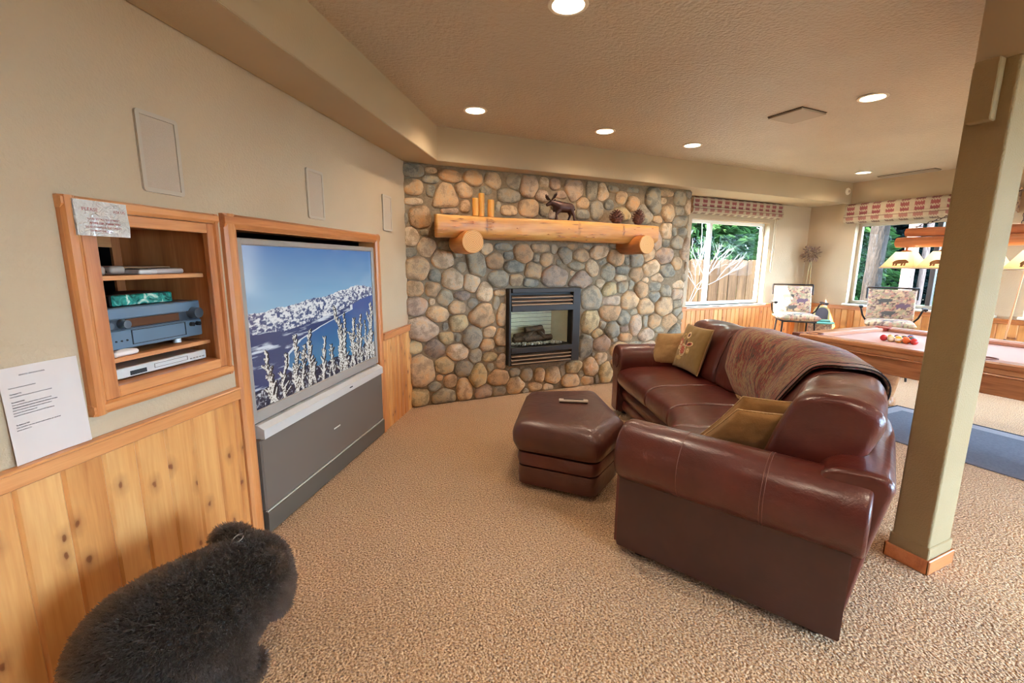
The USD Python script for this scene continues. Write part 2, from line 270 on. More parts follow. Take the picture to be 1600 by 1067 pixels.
plain('felt', (190, 130, 100), .95, sheen_weight=.3); plain('pocket_leather', (110, 60, 44), .6); plain('red_leather', (168, 64, 48), .6)
mottled('rug_blue', (88, 88, 98), (104, 104, 114), 60, .95, .3, 120, .006); plain('rug_line', (40, 38, 44), .95); mottled('rug_edge', (136, 134, 142), (150, 146, 150), 60, .95, .3, 120, .006)
for i, c in enumerate([(188, 40, 46), (238, 214, 160), (232, 184, 60), (226, 104, 48), (206, 60, 56), (40, 60, 130), (90, 40, 90), (24, 22, 24), (40, 96, 60), (236, 226, 204)]): plain('ball_colour_%d' % i, c, .08, coat_weight=.5)
mat('shade_glass', {'a': ('attribute', {'attribute': 'col'}), 'p': ('principled_bsdf', {'roughness': .3, 'emission_strength': .22}), 't': ('translucent_bsdf', {}), 'x': ('mix_closure', {'fac': .55})}, [('a.color', 'p.base_color'), ('a.color', 'p.emission_color'), ('a.color', 't.color'), ('p.BSDF', 'x.closure1'), ('t.BSDF', 'x.closure2')], 'x.closure')
plain('motif_brown', (150, 100, 58), .6)
plain('frame_tan', (186, 170, 146), .6); plain('frame_white', (232, 228, 216), .5); plain('frame_bronze', (70, 56, 48), .5, .2); plain('vent_paint', (170, 154, 134), .6); plain('vent_dark', (70, 58, 48), .8)
plain('trim_white', (235, 225, 205), .5); emit('lamp_glow', (1.0, .86, .62), 14.0)
wood('fence_board', (112, 80, 53), (92, 64, 43), (68, 46, 31), 2, .9, 0, 12, 0, .05)
mottled('bark_dark', (26, 22, 20), (50, 42, 37), 12, .95, .8, 24, .05, stretch=(1, 1, .25), specular_ior_level=.05); mottled('bark_pink', (84, 66, 60), (120, 98, 88), 12, .95, .8, 24, .05, stretch=(1, 1, .25), specular_ior_level=.05); plain('branch_white', (140, 141, 138), .9, specular_ior_level=.1)
def leafmat(name, c1, c2):
    mat(name, {'o': ('geometry', {}), 'r': ('rgb_ramp', {'ramp': [(0, lin(c1)), (1, lin(c2))]}), 'd': ('principled_bsdf', {'roughness': .8, 'specular_ior_level': .15}), 't': ('translucent_bsdf', {}), 'x': ('mix_closure', {'fac': .35})},
        [('o.random_per_island', 'r.fac'), ('r.color', 'd.base_color'), ('r.color', 't.color'), ('d.BSDF', 'x.closure1'), ('t.BSDF', 'x.closure2')], 'x.closure')
leafmat('needles', (20, 38, 22), (60, 84, 42)); leafmat('needles_dark', (12, 26, 25), (38, 58, 48)); leafmat('leaves_light', (40, 66, 30), (98, 122, 64))
mottled('forest_floor', (46, 42, 28), (66, 64, 42), 3, .95)
plain('dried_flower', (138, 112, 96), .9); plain('dried_stem', (176, 158, 118), .8); plain('ornament_dark', (92, 84, 92), .6); plain('ornament_teal', (110, 168, 154), .5); plain('ornament_gold', (206, 190, 130), .5)
plain('cue_wood', (206, 146, 96), .3); plain('cue_black', (30, 28, 30), .4); plain('cord_cream', (214, 200, 172), .7); plain('remote_grey', (190, 176, 164), .4); plain('remote_dark', (60, 44, 40), .5); plain('steel', (180, 180, 180), .25, 1.0)
plain('fur_skin', (24, 20, 18), .9)
mat('fur', {'p': ('principled_hair_bsdf', {'model': 'Chiang', 'parametrization': 'Direct coloring', 'color': lin((50, 42, 36)), 'roughness': .45, 'radial_roughness': .6})}, [], 'p.BSDF')

# ================================================================== STRUCTURE
ZC, ZS = 2.635, 2.342
X2, Y1, YS, XE = 7.43, 4.735, 4.40, 4.45
YB = -3.0
_cor = Lw((YS - LN[1] * DL) / LD[1])          # left wall meets the stone wall
_back = Lw((YB - LN[1] * DL) / LD[1])
ROOM = [(_back[0], YB), (X2, YB), (X2, Y1), (XE, Y1), (XE, YS), (_cor[0], YS)]
floor_poly = Polygon([(_back[0] - .3, YB - .2), (X2 + .15, YB - .2), (X2 + .15, Y1 + .15), (_cor[0] - .6, Y1 + .15)]).union(Polygon([Lw(-5, 1.2)[:2], Lw(4.8, 1.2)[:2], Lw(4.8, -.5)[:2], Lw(-5, -.5)[:2]]))
solo('floor', ext(floor_poly, .1, -.1), 'carpet', 'beige speckled loop carpet covering the whole floor', None, False, kind='structure')

CANS = [(1.327, 3.60), (2.585, 3.61), (3.671, 3.62), (6.685, 3.645), (3.782, 2.068), (1.202, 2.008),
        (6.4, 2.05), (.05, .35), (1.4, -.1), (3.9, -.2), (6.2, -.3), (0.2, -1.5), (2.6, -1.9), (5.0, -1.9)]
cp = Polygon(ROOM)
for x, y in CANS: cp = cp.difference(Point(x, y).buffer(.078, 16))
ceil_back = cp.intersection(sbox(-9, 2.02, 9, 9)); ceil_front = cp.intersection(sbox(-9, -9, 9, 2.02))
c = thing('ceiling', 'textured beige drywall ceiling with recessed lights', kind='structure')
part(c, 'panel', ext(ceil_back, .12, ZC), 'ceiling_paint', False); part(c, 'panel', ext(ceil_front, .125, ZC - .007), 'ceiling_paint', False)

# left wall with the openings for the built-in shelves and the television
def lwall_poly(s0, s1, z0, z1): return sbox(s0, z0, s1, z1)
lp = lwall_poly(-4.75, 4.30, 0, ZC).difference(sbox(1.285, .965, 1.83, 1.60)).difference(sbox(1.945, -1, 3.44, 1.595))
def on_left(m, n=0.0): return upright(m, Lw(0, n), LD, (0, 0, 1))       # x = s, y = z, extrusion points out of the wall into the room
w = thing('wall_left', 'beige orange-peel painted wall behind the television', kind='structure')
part(w, 'panel', on_left(mv(ext(lp, .12), 0, 0, -.12)), 'wall_paint', False)
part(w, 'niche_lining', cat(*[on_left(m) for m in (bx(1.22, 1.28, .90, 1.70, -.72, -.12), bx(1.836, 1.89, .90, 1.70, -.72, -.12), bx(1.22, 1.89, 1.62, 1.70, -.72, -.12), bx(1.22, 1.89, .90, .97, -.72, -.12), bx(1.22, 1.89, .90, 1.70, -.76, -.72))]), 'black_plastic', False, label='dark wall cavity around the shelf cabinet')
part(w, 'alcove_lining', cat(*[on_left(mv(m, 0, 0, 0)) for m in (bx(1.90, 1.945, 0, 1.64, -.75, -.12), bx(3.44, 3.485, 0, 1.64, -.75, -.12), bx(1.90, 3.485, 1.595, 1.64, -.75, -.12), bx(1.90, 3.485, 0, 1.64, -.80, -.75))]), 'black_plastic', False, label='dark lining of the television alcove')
# stone wall backing, window walls, rear and far walls
solo('wall_back', cat(bx(_cor[0] - .3, 1.94, YS, YS + .1, 0, ZC), bx(2.82, XE, YS, YS + .1, 0, ZC), bx(1.94, 2.82, YS, YS + .1, 0, .345), bx(1.94, 2.82, YS, YS + .1, 1.172, ZC), bx(1.8, 2.95, YS + .36, YS + .44, .2, 1.3), bx(XE - .1, XE, YS + .1, Y1 + .1, 0, ZC)), 'mortar', 'mortar bed of the river stone chimney wall', None, False, kind='structure')
WIN1 = (4.90, 6.50, .85, 2.06)      # x0, x1, z0, z1 in the wall y = Y1
WIN2 = (2.42, 4.05, .88, 2.05); WIN3 = (.55, 2.18, .88, 2.05); WIN4 = (-2.3, -.6, .3, 2.1)
wp = sbox(XE - .1, 0, X2 + .12, ZC).difference(sbox(WIN1[0], WIN1[2], WIN1[1], WIN1[3]))
w = thing('wall_back', 'beige painted window wall beyond the stone chimney', kind='structure')
part(w, 'panel', upright(mv(ext(wp, .16), 0, 0, -.16), (0, Y1, 0), (1, 0, 0)), 'wall_paint', False)
wp = sbox(YB - .1, 0, Y1, ZC)
for a in (WIN2, WIN3, WIN4): wp = wp.difference(sbox(a[0], a[2], a[1], a[3]))
w = thing('wall_right', 'beige painted wall with the wide forest windows', kind='structure')
part(w, 'panel', upright(ext(wp, .16), (X2, 0, 0), (0, 1, 0)), 'wall_paint', False)
DOOR = (2.3, 5.9, .02, 2.15)
wp = sbox(_back[0] - .2, 0, X2 + .1, ZC).difference(sbox(DOOR[0], DOOR[2], DOOR[1], DOOR[3]))
w = thing('wall_rear', 'beige painted wall behind the viewer', kind='structure')
part(w, 'panel', upright(ext(wp, .14), (0, YB, 0), (1, 0, 0)), 'wall_paint', False)
# soffit along the left and the stone wall
P3 = Lw((4.16 - LN[1] * 1.288) / LD[1], 1.288 - DL)
sof = Polygon([Lw(-4.7, -.001)[:2], Lw(-4.7, 1.288 - DL)[:2], P3[:2], (X2 - .002, 4.16), (X2 - .002, Y1 - .002), (XE + .002, Y1 - .002), (XE + .002, YS - .002), (_cor[0] + .002, YS - .002)])
def lip(poly, z0, z1, r):
    return cat(ext(poly, z1 - z0 - r, z0 + r), ext(poly.buffer(-r * .3, join_style=2), r, z0 + .002), ext(poly.buffer(-r, join_style=2), r, z0))
solo('soffit', lip(sof, ZS, ZC + .001, .006), 'beam_paint', 'dropped beige soffit running above the left and stone walls', None, False, kind='structure')
solo('beam', rbx(2.612, X2 - .01, .72, 1.062, 2.27, ZC + .02, .02), 'beam_paint', 'dropped beige ceiling beam resting on the column', None, 40, kind='structure')
# column
c = thing('column', 'square beige textured column with a wooden baseboard', loc=(2.612, .912, 0), kind='structure')
part(c, 'post', rbx(0, .205, 0, .15, .0, 2.275, .012), 'column_paint', 40)
part(c, 'plinth', bx(-.006, .211, -.006, .156, 0, .13, .004), 'column_paint', False)
part(c, 'block', bx(-.05, .0, .045, .125, 2.035, 2.272, .004), 'column_paint', False, label='small raised block under the beam')
for a in ((-.018, -.006, -.018, .168), (.211, .223, -.018, .168)): part(c, 'baseboard', bx(a[0], a[1], a[2], a[3], 0, .072, .004), 'base_wood', False)
for a in ((-.018, .223, -.018, -.006), (-.018, .223, .156, .168)): part(c, 'baseboard', bx(a[0], a[1], a[2], a[3], 0, .0725, .004), 'base_wood', False)

# ------------------------------------------------------------------ wainscots: every plank a piece
def plank(w, h, t=.016, v=.008):
    return hull([(x, y, z) for z in (0, h) for x, y in ((0, 0), (w, 0), (w, t - v), (w - v, t), (v, t), (0, t - v))])
w = thing('trim_1', 'knotty pine plank wainscot with cap rail under the shelves', loc=Lw(0), rot=LROT, kind='structure')
sj = [-.38, -.26, -.135, -.01, .112, .236, .362, .487, .612, .737, .860, .984, 1.111, 1.237, 1.353, 1.474, 1.599, 1.725, 1.835, 1.876]
for a, b in zip(sj[:-1], sj[1:]): part(w, 'plank', mv(rot(plank(b - a, .795), PI, at=(0, 0, 0)), b, 0, 0), 'pine_plank', False)
part(w, 'cap_rail', cat(bx(-.4, 1.872, -.03, 0, .787, .838, .004), bx(-.4, 1.872, -.038, 0, .836, .847, .004)), 'trim_wood_x', False)
w = thing('trim_2', 'narrow pine plank wainscot between television and stone', loc=Lw(0), rot=LROT, kind='structure')
for a in np.arange(3.506, 4.20, .088): part(w, 'plank', mv(rot(plank(.087, .795), PI), a + .087, 0, 0), 'pine_plank', False)
part(w, 'cap_rail', cat(bx(3.506, 4.21, -.03, 0, .787, .838, .004), bx(3.506, 4.21, -.038, 0, .836, .847, .004)), 'trim_wood_x', False)
w = thing('trim_3', 'light pine plank wainscot under the small window', loc=(XE, Y1, 0), kind='structure')
for a in np.arange(0.01, X2 - XE - .09, .09): part(w, 'plank', mv(rot(plank(.089, .79), PI), a + .089, 0, 0), 'pine_plank', False)
part(w, 'cap_rail', cat(bx(0.005, X2 - XE - .02, -.035, 0, .788, .832, .004), bx(0.005, X2 - XE - .02, -.05, 0, .83, .845, .004)), 'trim_wood_x', False)
w = thing('trim_4', 'light pine plank wainscot under the wide forest windows', loc=(X2, 0, 0), kind='structure')
for a in np.arange(.3, Y1 - .12, .09): part(w, 'plank', mv(rot(plank(.089, .79), PI / 2), 0, a, 0), 'pine_plank', False)
part(w, 'cap_rail', cat(bx(-.035, 0, .3, Y1 - .06, .788, .832, .004), bx(-.05, 0, .3, Y1 - .06, .83, .845, .004)), 'trim_wood_y', False)

# ------------------------------------------------------------------ casing round the television alcove
def casing(l, wd, t=.03):       # along x from 0 to l, width wd in z, standing t out of the wall (-y)
    return hull([(x, y, z) for x in (0, l) for y, z in ((0, 0), (0, wd), (-t * .6, wd), (-t, wd * .82), (-t, wd * .3), (-t * .7, 0))])
w = thing('trim_5', 'honey coloured wood casing around the television alcove', loc=Lw(0), rot=LROT, kind='structure')
def vert(m): return rot(m, -PI / 2, (0, 1, 0))      # x to z
part(w, 'casing', mv(vert(casing(1.655, .072)), 1.952, 0, 0), 'trim_wood', False)
part(w, 'casing', mv(vert(casing(1.655, .070)), 3.507, 0, 0), 'trim_wood', False)
part(w, 'casing', mv(casing(1.627, .062), 1.879, 0, 1.592), 'trim_wood_x', False)
part(w, 'jamb', bx(1.944, 1.952, -.012, .12, 0, 1.595), 'trim_wood', False); part(w, 'jamb', bx(3.434, 3.442, -.012, .12, 0, 1.595), 'trim_wood', False); part(w, 'jamb', bx(1.952, 3.434, -.012, .12, 1.587, 1.595), 'trim_wood_x', False)

# ------------------------------------------------------------------ stone chimney
FB = (1.94, 2.82, .345, 1.172)
sw = thing('stone_chimney', 'floor to ceiling wall of rounded river stones around the fireplace', 'stone wall', loc=(0, YS, 0), kind='structure')
ST = """980,2273,209,115,g 1156,2289,119,58,t 1157,2204,171,80,g 981,2127,183,143,t 1149,2107,103,118,g 1338,2251,224,114,t 1288,2052,271,274,t 1480,2131,183,144,t 1573,2249,191,144,t 1787,2244,180,164,t 994,1995,212,70,t 1041,1858,198,223,t 901,1835,55,118,g 946,1674,162,180,t 1097,1579,168,173,t 930,1531,135,99,g 1077,1717,92,66,g 1485,1986,110,124,t 1717,2148,140,91,g 2009,2256,160,150,g 2187,2223,200,223,p 2361,2272,121,107,t 2498,2265,131,120,p 1957,2113,240,139,g 1952,1967,194,106,t 2184,2003,230,179,t 2339,2133,157,120,p 2375,1990,137,122,g 2520,2022,133,148,g 1840,1984,65,128,g 1634,1983,139,137,g 1303,1931,238,66,p 1260,1480,234,194,t 1286,1594,144,102,g 994,1376,235,214,t 1173,1307,131,127,g 1454,1389,137,106,g 1594,1413,218,297,g 1717,1574,143,124,t 1908,1602,209,78,g 2129,1539,217,197,t 1802,1462,206,163,t 1963,1512,123,85,g 2327,1599,239,94,t 2504,1590,90,102,g 2418,1474,170,146,t 2033,1396,250,130,g 2253,1353,202,202,t 2286,1486,79,100,g 2569,1457,76,116,g 1406,1516,98,69,g 1508,1840,186,114,p 1894,1787,213,118,g 2167,1773,210,122,t 2731,2221,228,234,p 2970,2251,158,239,g 3119,2229,162,185,t 2568,2166,163,86,p 2852,2091,156,126,t 2849,1977,203,114,g 3038,2025,177,206,g 3213,2100,148,117,g 3384,2183,178,144,t 3244,2271,181,77,g 3535,2279,328,59,g 3534,2126,208,166,t 3396,2005,239,146,o 3710,2021,233,217,g 3843,2165,227,312,g 4028,2280,242,82,t 4005,2182,112,82,t 4272,2227,213,181,g 4449,2145,199,185,t 4087,2047,199,209,t 4276,2086,156,113,g 4298,1966,265,135,g 3934,1970,176,90,t 4482,1930,151,232,g 4089,1822,200,227,t 4331,1837,158,101,g 4214,1833,97,114,g 3947,1718,178,219,p 4081,1700,124,114,g 4275,1705,217,159,g 4443,1636,223,280,p 4076,1542,279,195,p 3830,1553,157,198,t 4281,1449,179,162,t 4132,1360,253,162,g 3880,1396,253,201,t 3626,1480,216,175,g 3325,1504,240,178,t 3103,1555,264,174,t 3142,1461,133,95,g 2853,1531,214,144,t 2748,1621,218,65,t 2937,1631,128,66,g 2635,1522,199,181,g 2795,1406,221,99,g 3013,1387,180,188,t 3232,1346,187,206,g 3447,1360,228,105,g 3647,1310,218,185,t 3427,1269,176,84,t 4487,1413,123,165,g 4481,1277,185,121,g 3976,1265,210,117,t 3808,1245,130,72,t 2744,1327,110,66,t 3510,1471,88,97,g 3350,1654,223,81,g 2479,1958,132,111,p 2717,1996,122,88,g 2961,1802,224,104,t 3374,1817,239,107,g 4442,2301,159,141,g 966,1187,172,148,t 1149,1178,155,162,t 1268,1094,159,165,g 1458,1107,215,96,d 1559,1026,116,110,g 1690,1145,171,202,t 1138,1056,66,70,t 980,1012,220,173,p 1183,931,236,154,t 1394,989,182,138,t 1663,905,291,248,t 1824,999,81,188,g 1906,921,159,304,t 1878,1129,157,75,t 1031,790,319,236,p 1404,831,202,177,o 1273,795,74,97,g 1277,686,161,134,o 1403,678,76,86,g 1551,674,209,231,g 1750,719,155,121,t 1888,660,160,193,t 1723,581,156,128,t 1875,518,195,65,g 955,611,152,131,o 1156,584,207,188,d 1394,529,230,168,t 1589,470,146,153,g 1758,450,191,104,o 1903,385,155,171,p 1026,364,246,336,t 1253,398,200,180,o 1463,347,208,165,g 1615,255,188,285,o 1760,339,96,104,g 1855,218,246,173,t 1201,278,75,75,t 1311,229,140,146,t 1150,190,148,100,g 989,96,187,186,o 1241,72,240,184,g 1468,122,171,252,t 1676,72,191,172,p 1863,56,141,121,g 2040,253,137,94,g 2187,211,149,150,g 2353,188,130,167,t 2532,170,205,197,t 2064,95,212,218,t 2295,69,213,105,t 2183,12,135,97,g 2473,21,141,128,t 3014,1044,257,276,g 3261,1143,240,160,o 3451,1168,159,156,g 3312,1008,270,120,p 3579,1001,281,231,t 3743,1134,222,203,t 3956,1175,210,132,g 4136,1105,177,150,g 3958,1035,182,133,g 4337,1185,182,121,t 4330,1056,182,152,p 4490,991,166,247,p 4114,918,286,250,t 3825,920,274,192,t 4331,942,142,123,g 4361,841,164,124,g 3295,860,305,186,t 3494,787,225,189,g 3644,861,129,88,g 3020,759,243,295,o 3683,697,186,260,p 3830,742,85,165,g 3984,727,214,182,t 4223,700,252,224,t 4439,784,187,109,g 3194,722,112,93,g 3343,656,230,196,g 3521,661,145,88,p 3119,626,154,129,o 3528,550,237,104,t 3863,567,240,167,p 4072,616,178,77,g 2958,480,192,278,g 3186,500,251,218,p 3188,310,183,154,t 3046,221,240,227,t 2803,243,247,143,o 2658,221,80,142,g 2914,160,84,102,g 3276,132,196,322,o 2776,88,247,159,t 3003,49,180,133,t 3140,64,70,119,g 3386,530,107,59,g 3081,377,68,58,g 3138,1213,134,110,t 3593,1187,90,143,g 3465,406,273,194,t 3686,405,207,167,g 3916,388,253,185,p 4145,465,221,172,t 4336,578,247,205,g 4358,356,229,192,t 4139,309,202,126,g 3460,213,256,181,t 3701,206,246,185,o 3952,184,256,173,g 4192,163,245,176,t 4419,159,232,179,p 3490,28,277,169,g 3752,16,231,172,t 3986,8,239,175,t 4229,-16,248,179,g 4458,-23,213,165,t 4517,631,169,191,t 4559,438,171,177,p 4583,210,172,180,g 4605,-5,174,183,t 1354,1277,223,206,t 1555,1243,177,217,t 1849,1273,230,170,g 2054,1258,164,134,t 2229,1236,200,109,g 2527,1303,339,236,p 2861,1258,359,186,p"""
SL = [(float(a) / 1000, float(b) / 1000, float(c) / 1000, float(d) / 1000, e) for a, b, c, d, e in (q.split(',') for q in ST.split())]
def stone_shapes():
    box_ = sbox(.875, .0, 4.46, 2.335).difference(sbox(FB[0] - .004, FB[2] - .004, FB[1] + .004, FB[3] + .004)); out = []
    for i, (x, z, w, h, k) in enumerate(SL):
        w *= 1.14; h *= 1.14
        t = np.linspace(0, 2 * PI, 40, endpoint=False); cs, sn = np.cos(t), np.sin(t)
        e = Polygon(np.stack([x + .5 * w * np.sign(cs) * np.abs(cs) ** .78, z + .5 * h * np.sign(sn) * np.abs(sn) ** .78], 1))
        for j, (X, Z, W, H, K) in enumerate(SL):
            if j == i or abs(X - x) > (w + W) * .65 or abs(Z - z) > (h + H) * .65: continue
            d = A([X - x, Z - z]); D = np.hypot(*d)
            if D < 1e-4: continue
            u = d / D
            ri = 1 / np.hypot(u[0] / (.5 * w), u[1] / (.5 * h)); rj = 1 / np.hypot(u[0] / (.57 * W), u[1] / (.57 * H))
            if ri + rj < D: continue
            m = A([x, z]) + u * D * ri / (ri + rj); g = A([u[0] / w ** 2, u[1] / h ** 2]) + A([u[0] / (1.1 * W) ** 2, u[1] / (1.1 * H) ** 2]); g = g / np.hypot(*g) + u; g /= np.hypot(*g)
            p = A([-g[1], g[0]]); e = e.intersection(Polygon([m + 3 * p, m - 3 * p, m - 3 * p - 3 * g, m + 3 * p - 3 * g]))
        e = e.intersection(box_)
        if e.geom_type != 'Polygon': e = max(getattr(e, 'geoms', [e]), key=lambda q: q.area)
        r = min(.03, .22 * math.sqrt(max(e.area, 1e-9)))
        e = e.buffer(-.002 - r).buffer(r)
        if e.is_empty: continue
        if e.geom_type != 'Polygon': e = max(e.geoms, key=lambda q: q.area)
        if e.area > .0006: out.append((e, k))
    return out
def stone_mesh(e, i):
    L = e.exterior.length; n = 22; c = A(e.centroid.coords[0])
    o = A([e.exterior.interpolate(L * k / n).coords[0] for k in range(n)])
    size = math.sqrt(e.area); dep = min(.10, .05 + .20 * size) * (.88 + .24 * rng.random())
    tx, tz = rng.normal(0, .16, 2); rings = []
    for s, d in ((1.0, 0), (1.0, .50), (.965, .72), (.87, .89), (.68, .985), (.36, 1.02)):
        q = c + (o - c) * s; y = dep * d * np.ones(n) * (1 + (q - c) @ A([tx, tz]) / size * (d > .6))
        nz = meshkit.noise(np.stack([q[:, 0] * 14, q[:, 1] * 14, np.full(n, i * 3.7)], 1)) - .5
        rings.append(np.stack([q[:, 0], -(y + nz * .02 * (d > 0)), q[:, 1]], 1))
    return loft(rings)
_nv = {k: len(v) for k, v in STONE.items()}; _nm = {'t': 'tan', 'p': 'mauve', 'o': 'olive', 'g': 'grey', 'd': 'dark'}
for i, (e, k) in enumerate(stone_shapes()):
    part(sw, 'stone', stone_mesh(e, i), 'stone_%s_%d' % (_nm[k], rng.integers(_nv[k])), 50)
part(sw, 'mortar', cat(bx(.88, FB[0], -.055, 0, 0, 2.34), bx(FB[1], 4.44, -.055, 0, 0, 2.34), bx(FB[0], FB[1], -.055, 0, 0, FB[2]), bx(FB[0], FB[1], -.055, 0, FB[3], 2.34)), 'mortar', False)

# ------------------------------------------------------------------ windows
def window(name, label, org, ex, w, h, mull, wallt=.16, frame='frame_tan', liner=True):
    """Window with its lower left corner (seen from inside) at org, running along ex; the room lies along ex x z."""
    t = thing(name, label, kind='structure'); N = np.cross(ex, (0, 0, 1))
    def U(m): return upright(m, org, ex)
    fr = .045; d0, d1 = -wallt + .02, -wallt + .07
    f = cat(bx(0, w, 0, fr, d0, d1, .004), bx(0, w, h - fr, h, d0, d1, .004), bx(0, fr, fr, h - fr, d0, d1, .004), bx(w - fr, w, fr, h - fr, d0, d1, .004))
    part(t, 'frame', U(f), frame, False)
    for m in mull: part(t, 'mullion', U(bx(m - .028, m + .028, fr, h - fr, d0 - .005, d1 + .005, .004)), 'frame_white' if frame == 'frame_white' else 'frame_bronze', False)
    xs = [fr] + [v for m in mull for v in (m - .028, m + .028)] + [w - fr]
    for a, b in zip(xs[0::2], xs[1::2]):
        part(t, 'pane', U(bx(a, b, fr, h - fr, d0 + .02, d0 + .026)), 'clear_glass', False)
    part(t, 'sill', U(bx(-.03, w + .03, -.03, .0, d0, .05, .006)), 'trim_white', False)
    return t
window('window_1', 'white framed sliding window onto the fence', (WIN1[0], Y1, WIN1[2]), (1, 0, 0), WIN1[1] - WIN1[0], WIN1[3] - WIN1[2], [.47], frame='frame_white')
window('window_2', 'wide dark framed window onto the pine trunks', (X2, WIN2[1], WIN2[2]), (0, -1, 0), WIN2[1] - WIN2[0], WIN2[3] - WIN2[2], [.95])
window('window_3', 'dark framed window to the right of the column', (X2, WIN3[1], WIN3[2]), (0, -1, 0), WIN3[1] - WIN3[0], WIN3[3] - WIN3[2], [.82])
window('window_4', 'tall window at the far right end of the room', (X2, WIN4[1], WIN4[2]), (0, -1, 0), WIN4[1] - WIN4[0], WIN4[3] - WIN4[2], [.85])
window('door_1', 'wide glazed patio door behind the viewer', (DOOR[1], YB, DOOR[2]), (-1, 0, 0), DOOR[1] - DOOR[0], DOOR[3] - DOOR[2], [1.8], wallt=.14)

# ================================================================== LEFT WALL THINGS (local x = along the wall, -y = into the room)
t = thing('television', 'big grey rear-projection television showing a snowy lake view', 'television', Lw(0), LROT)
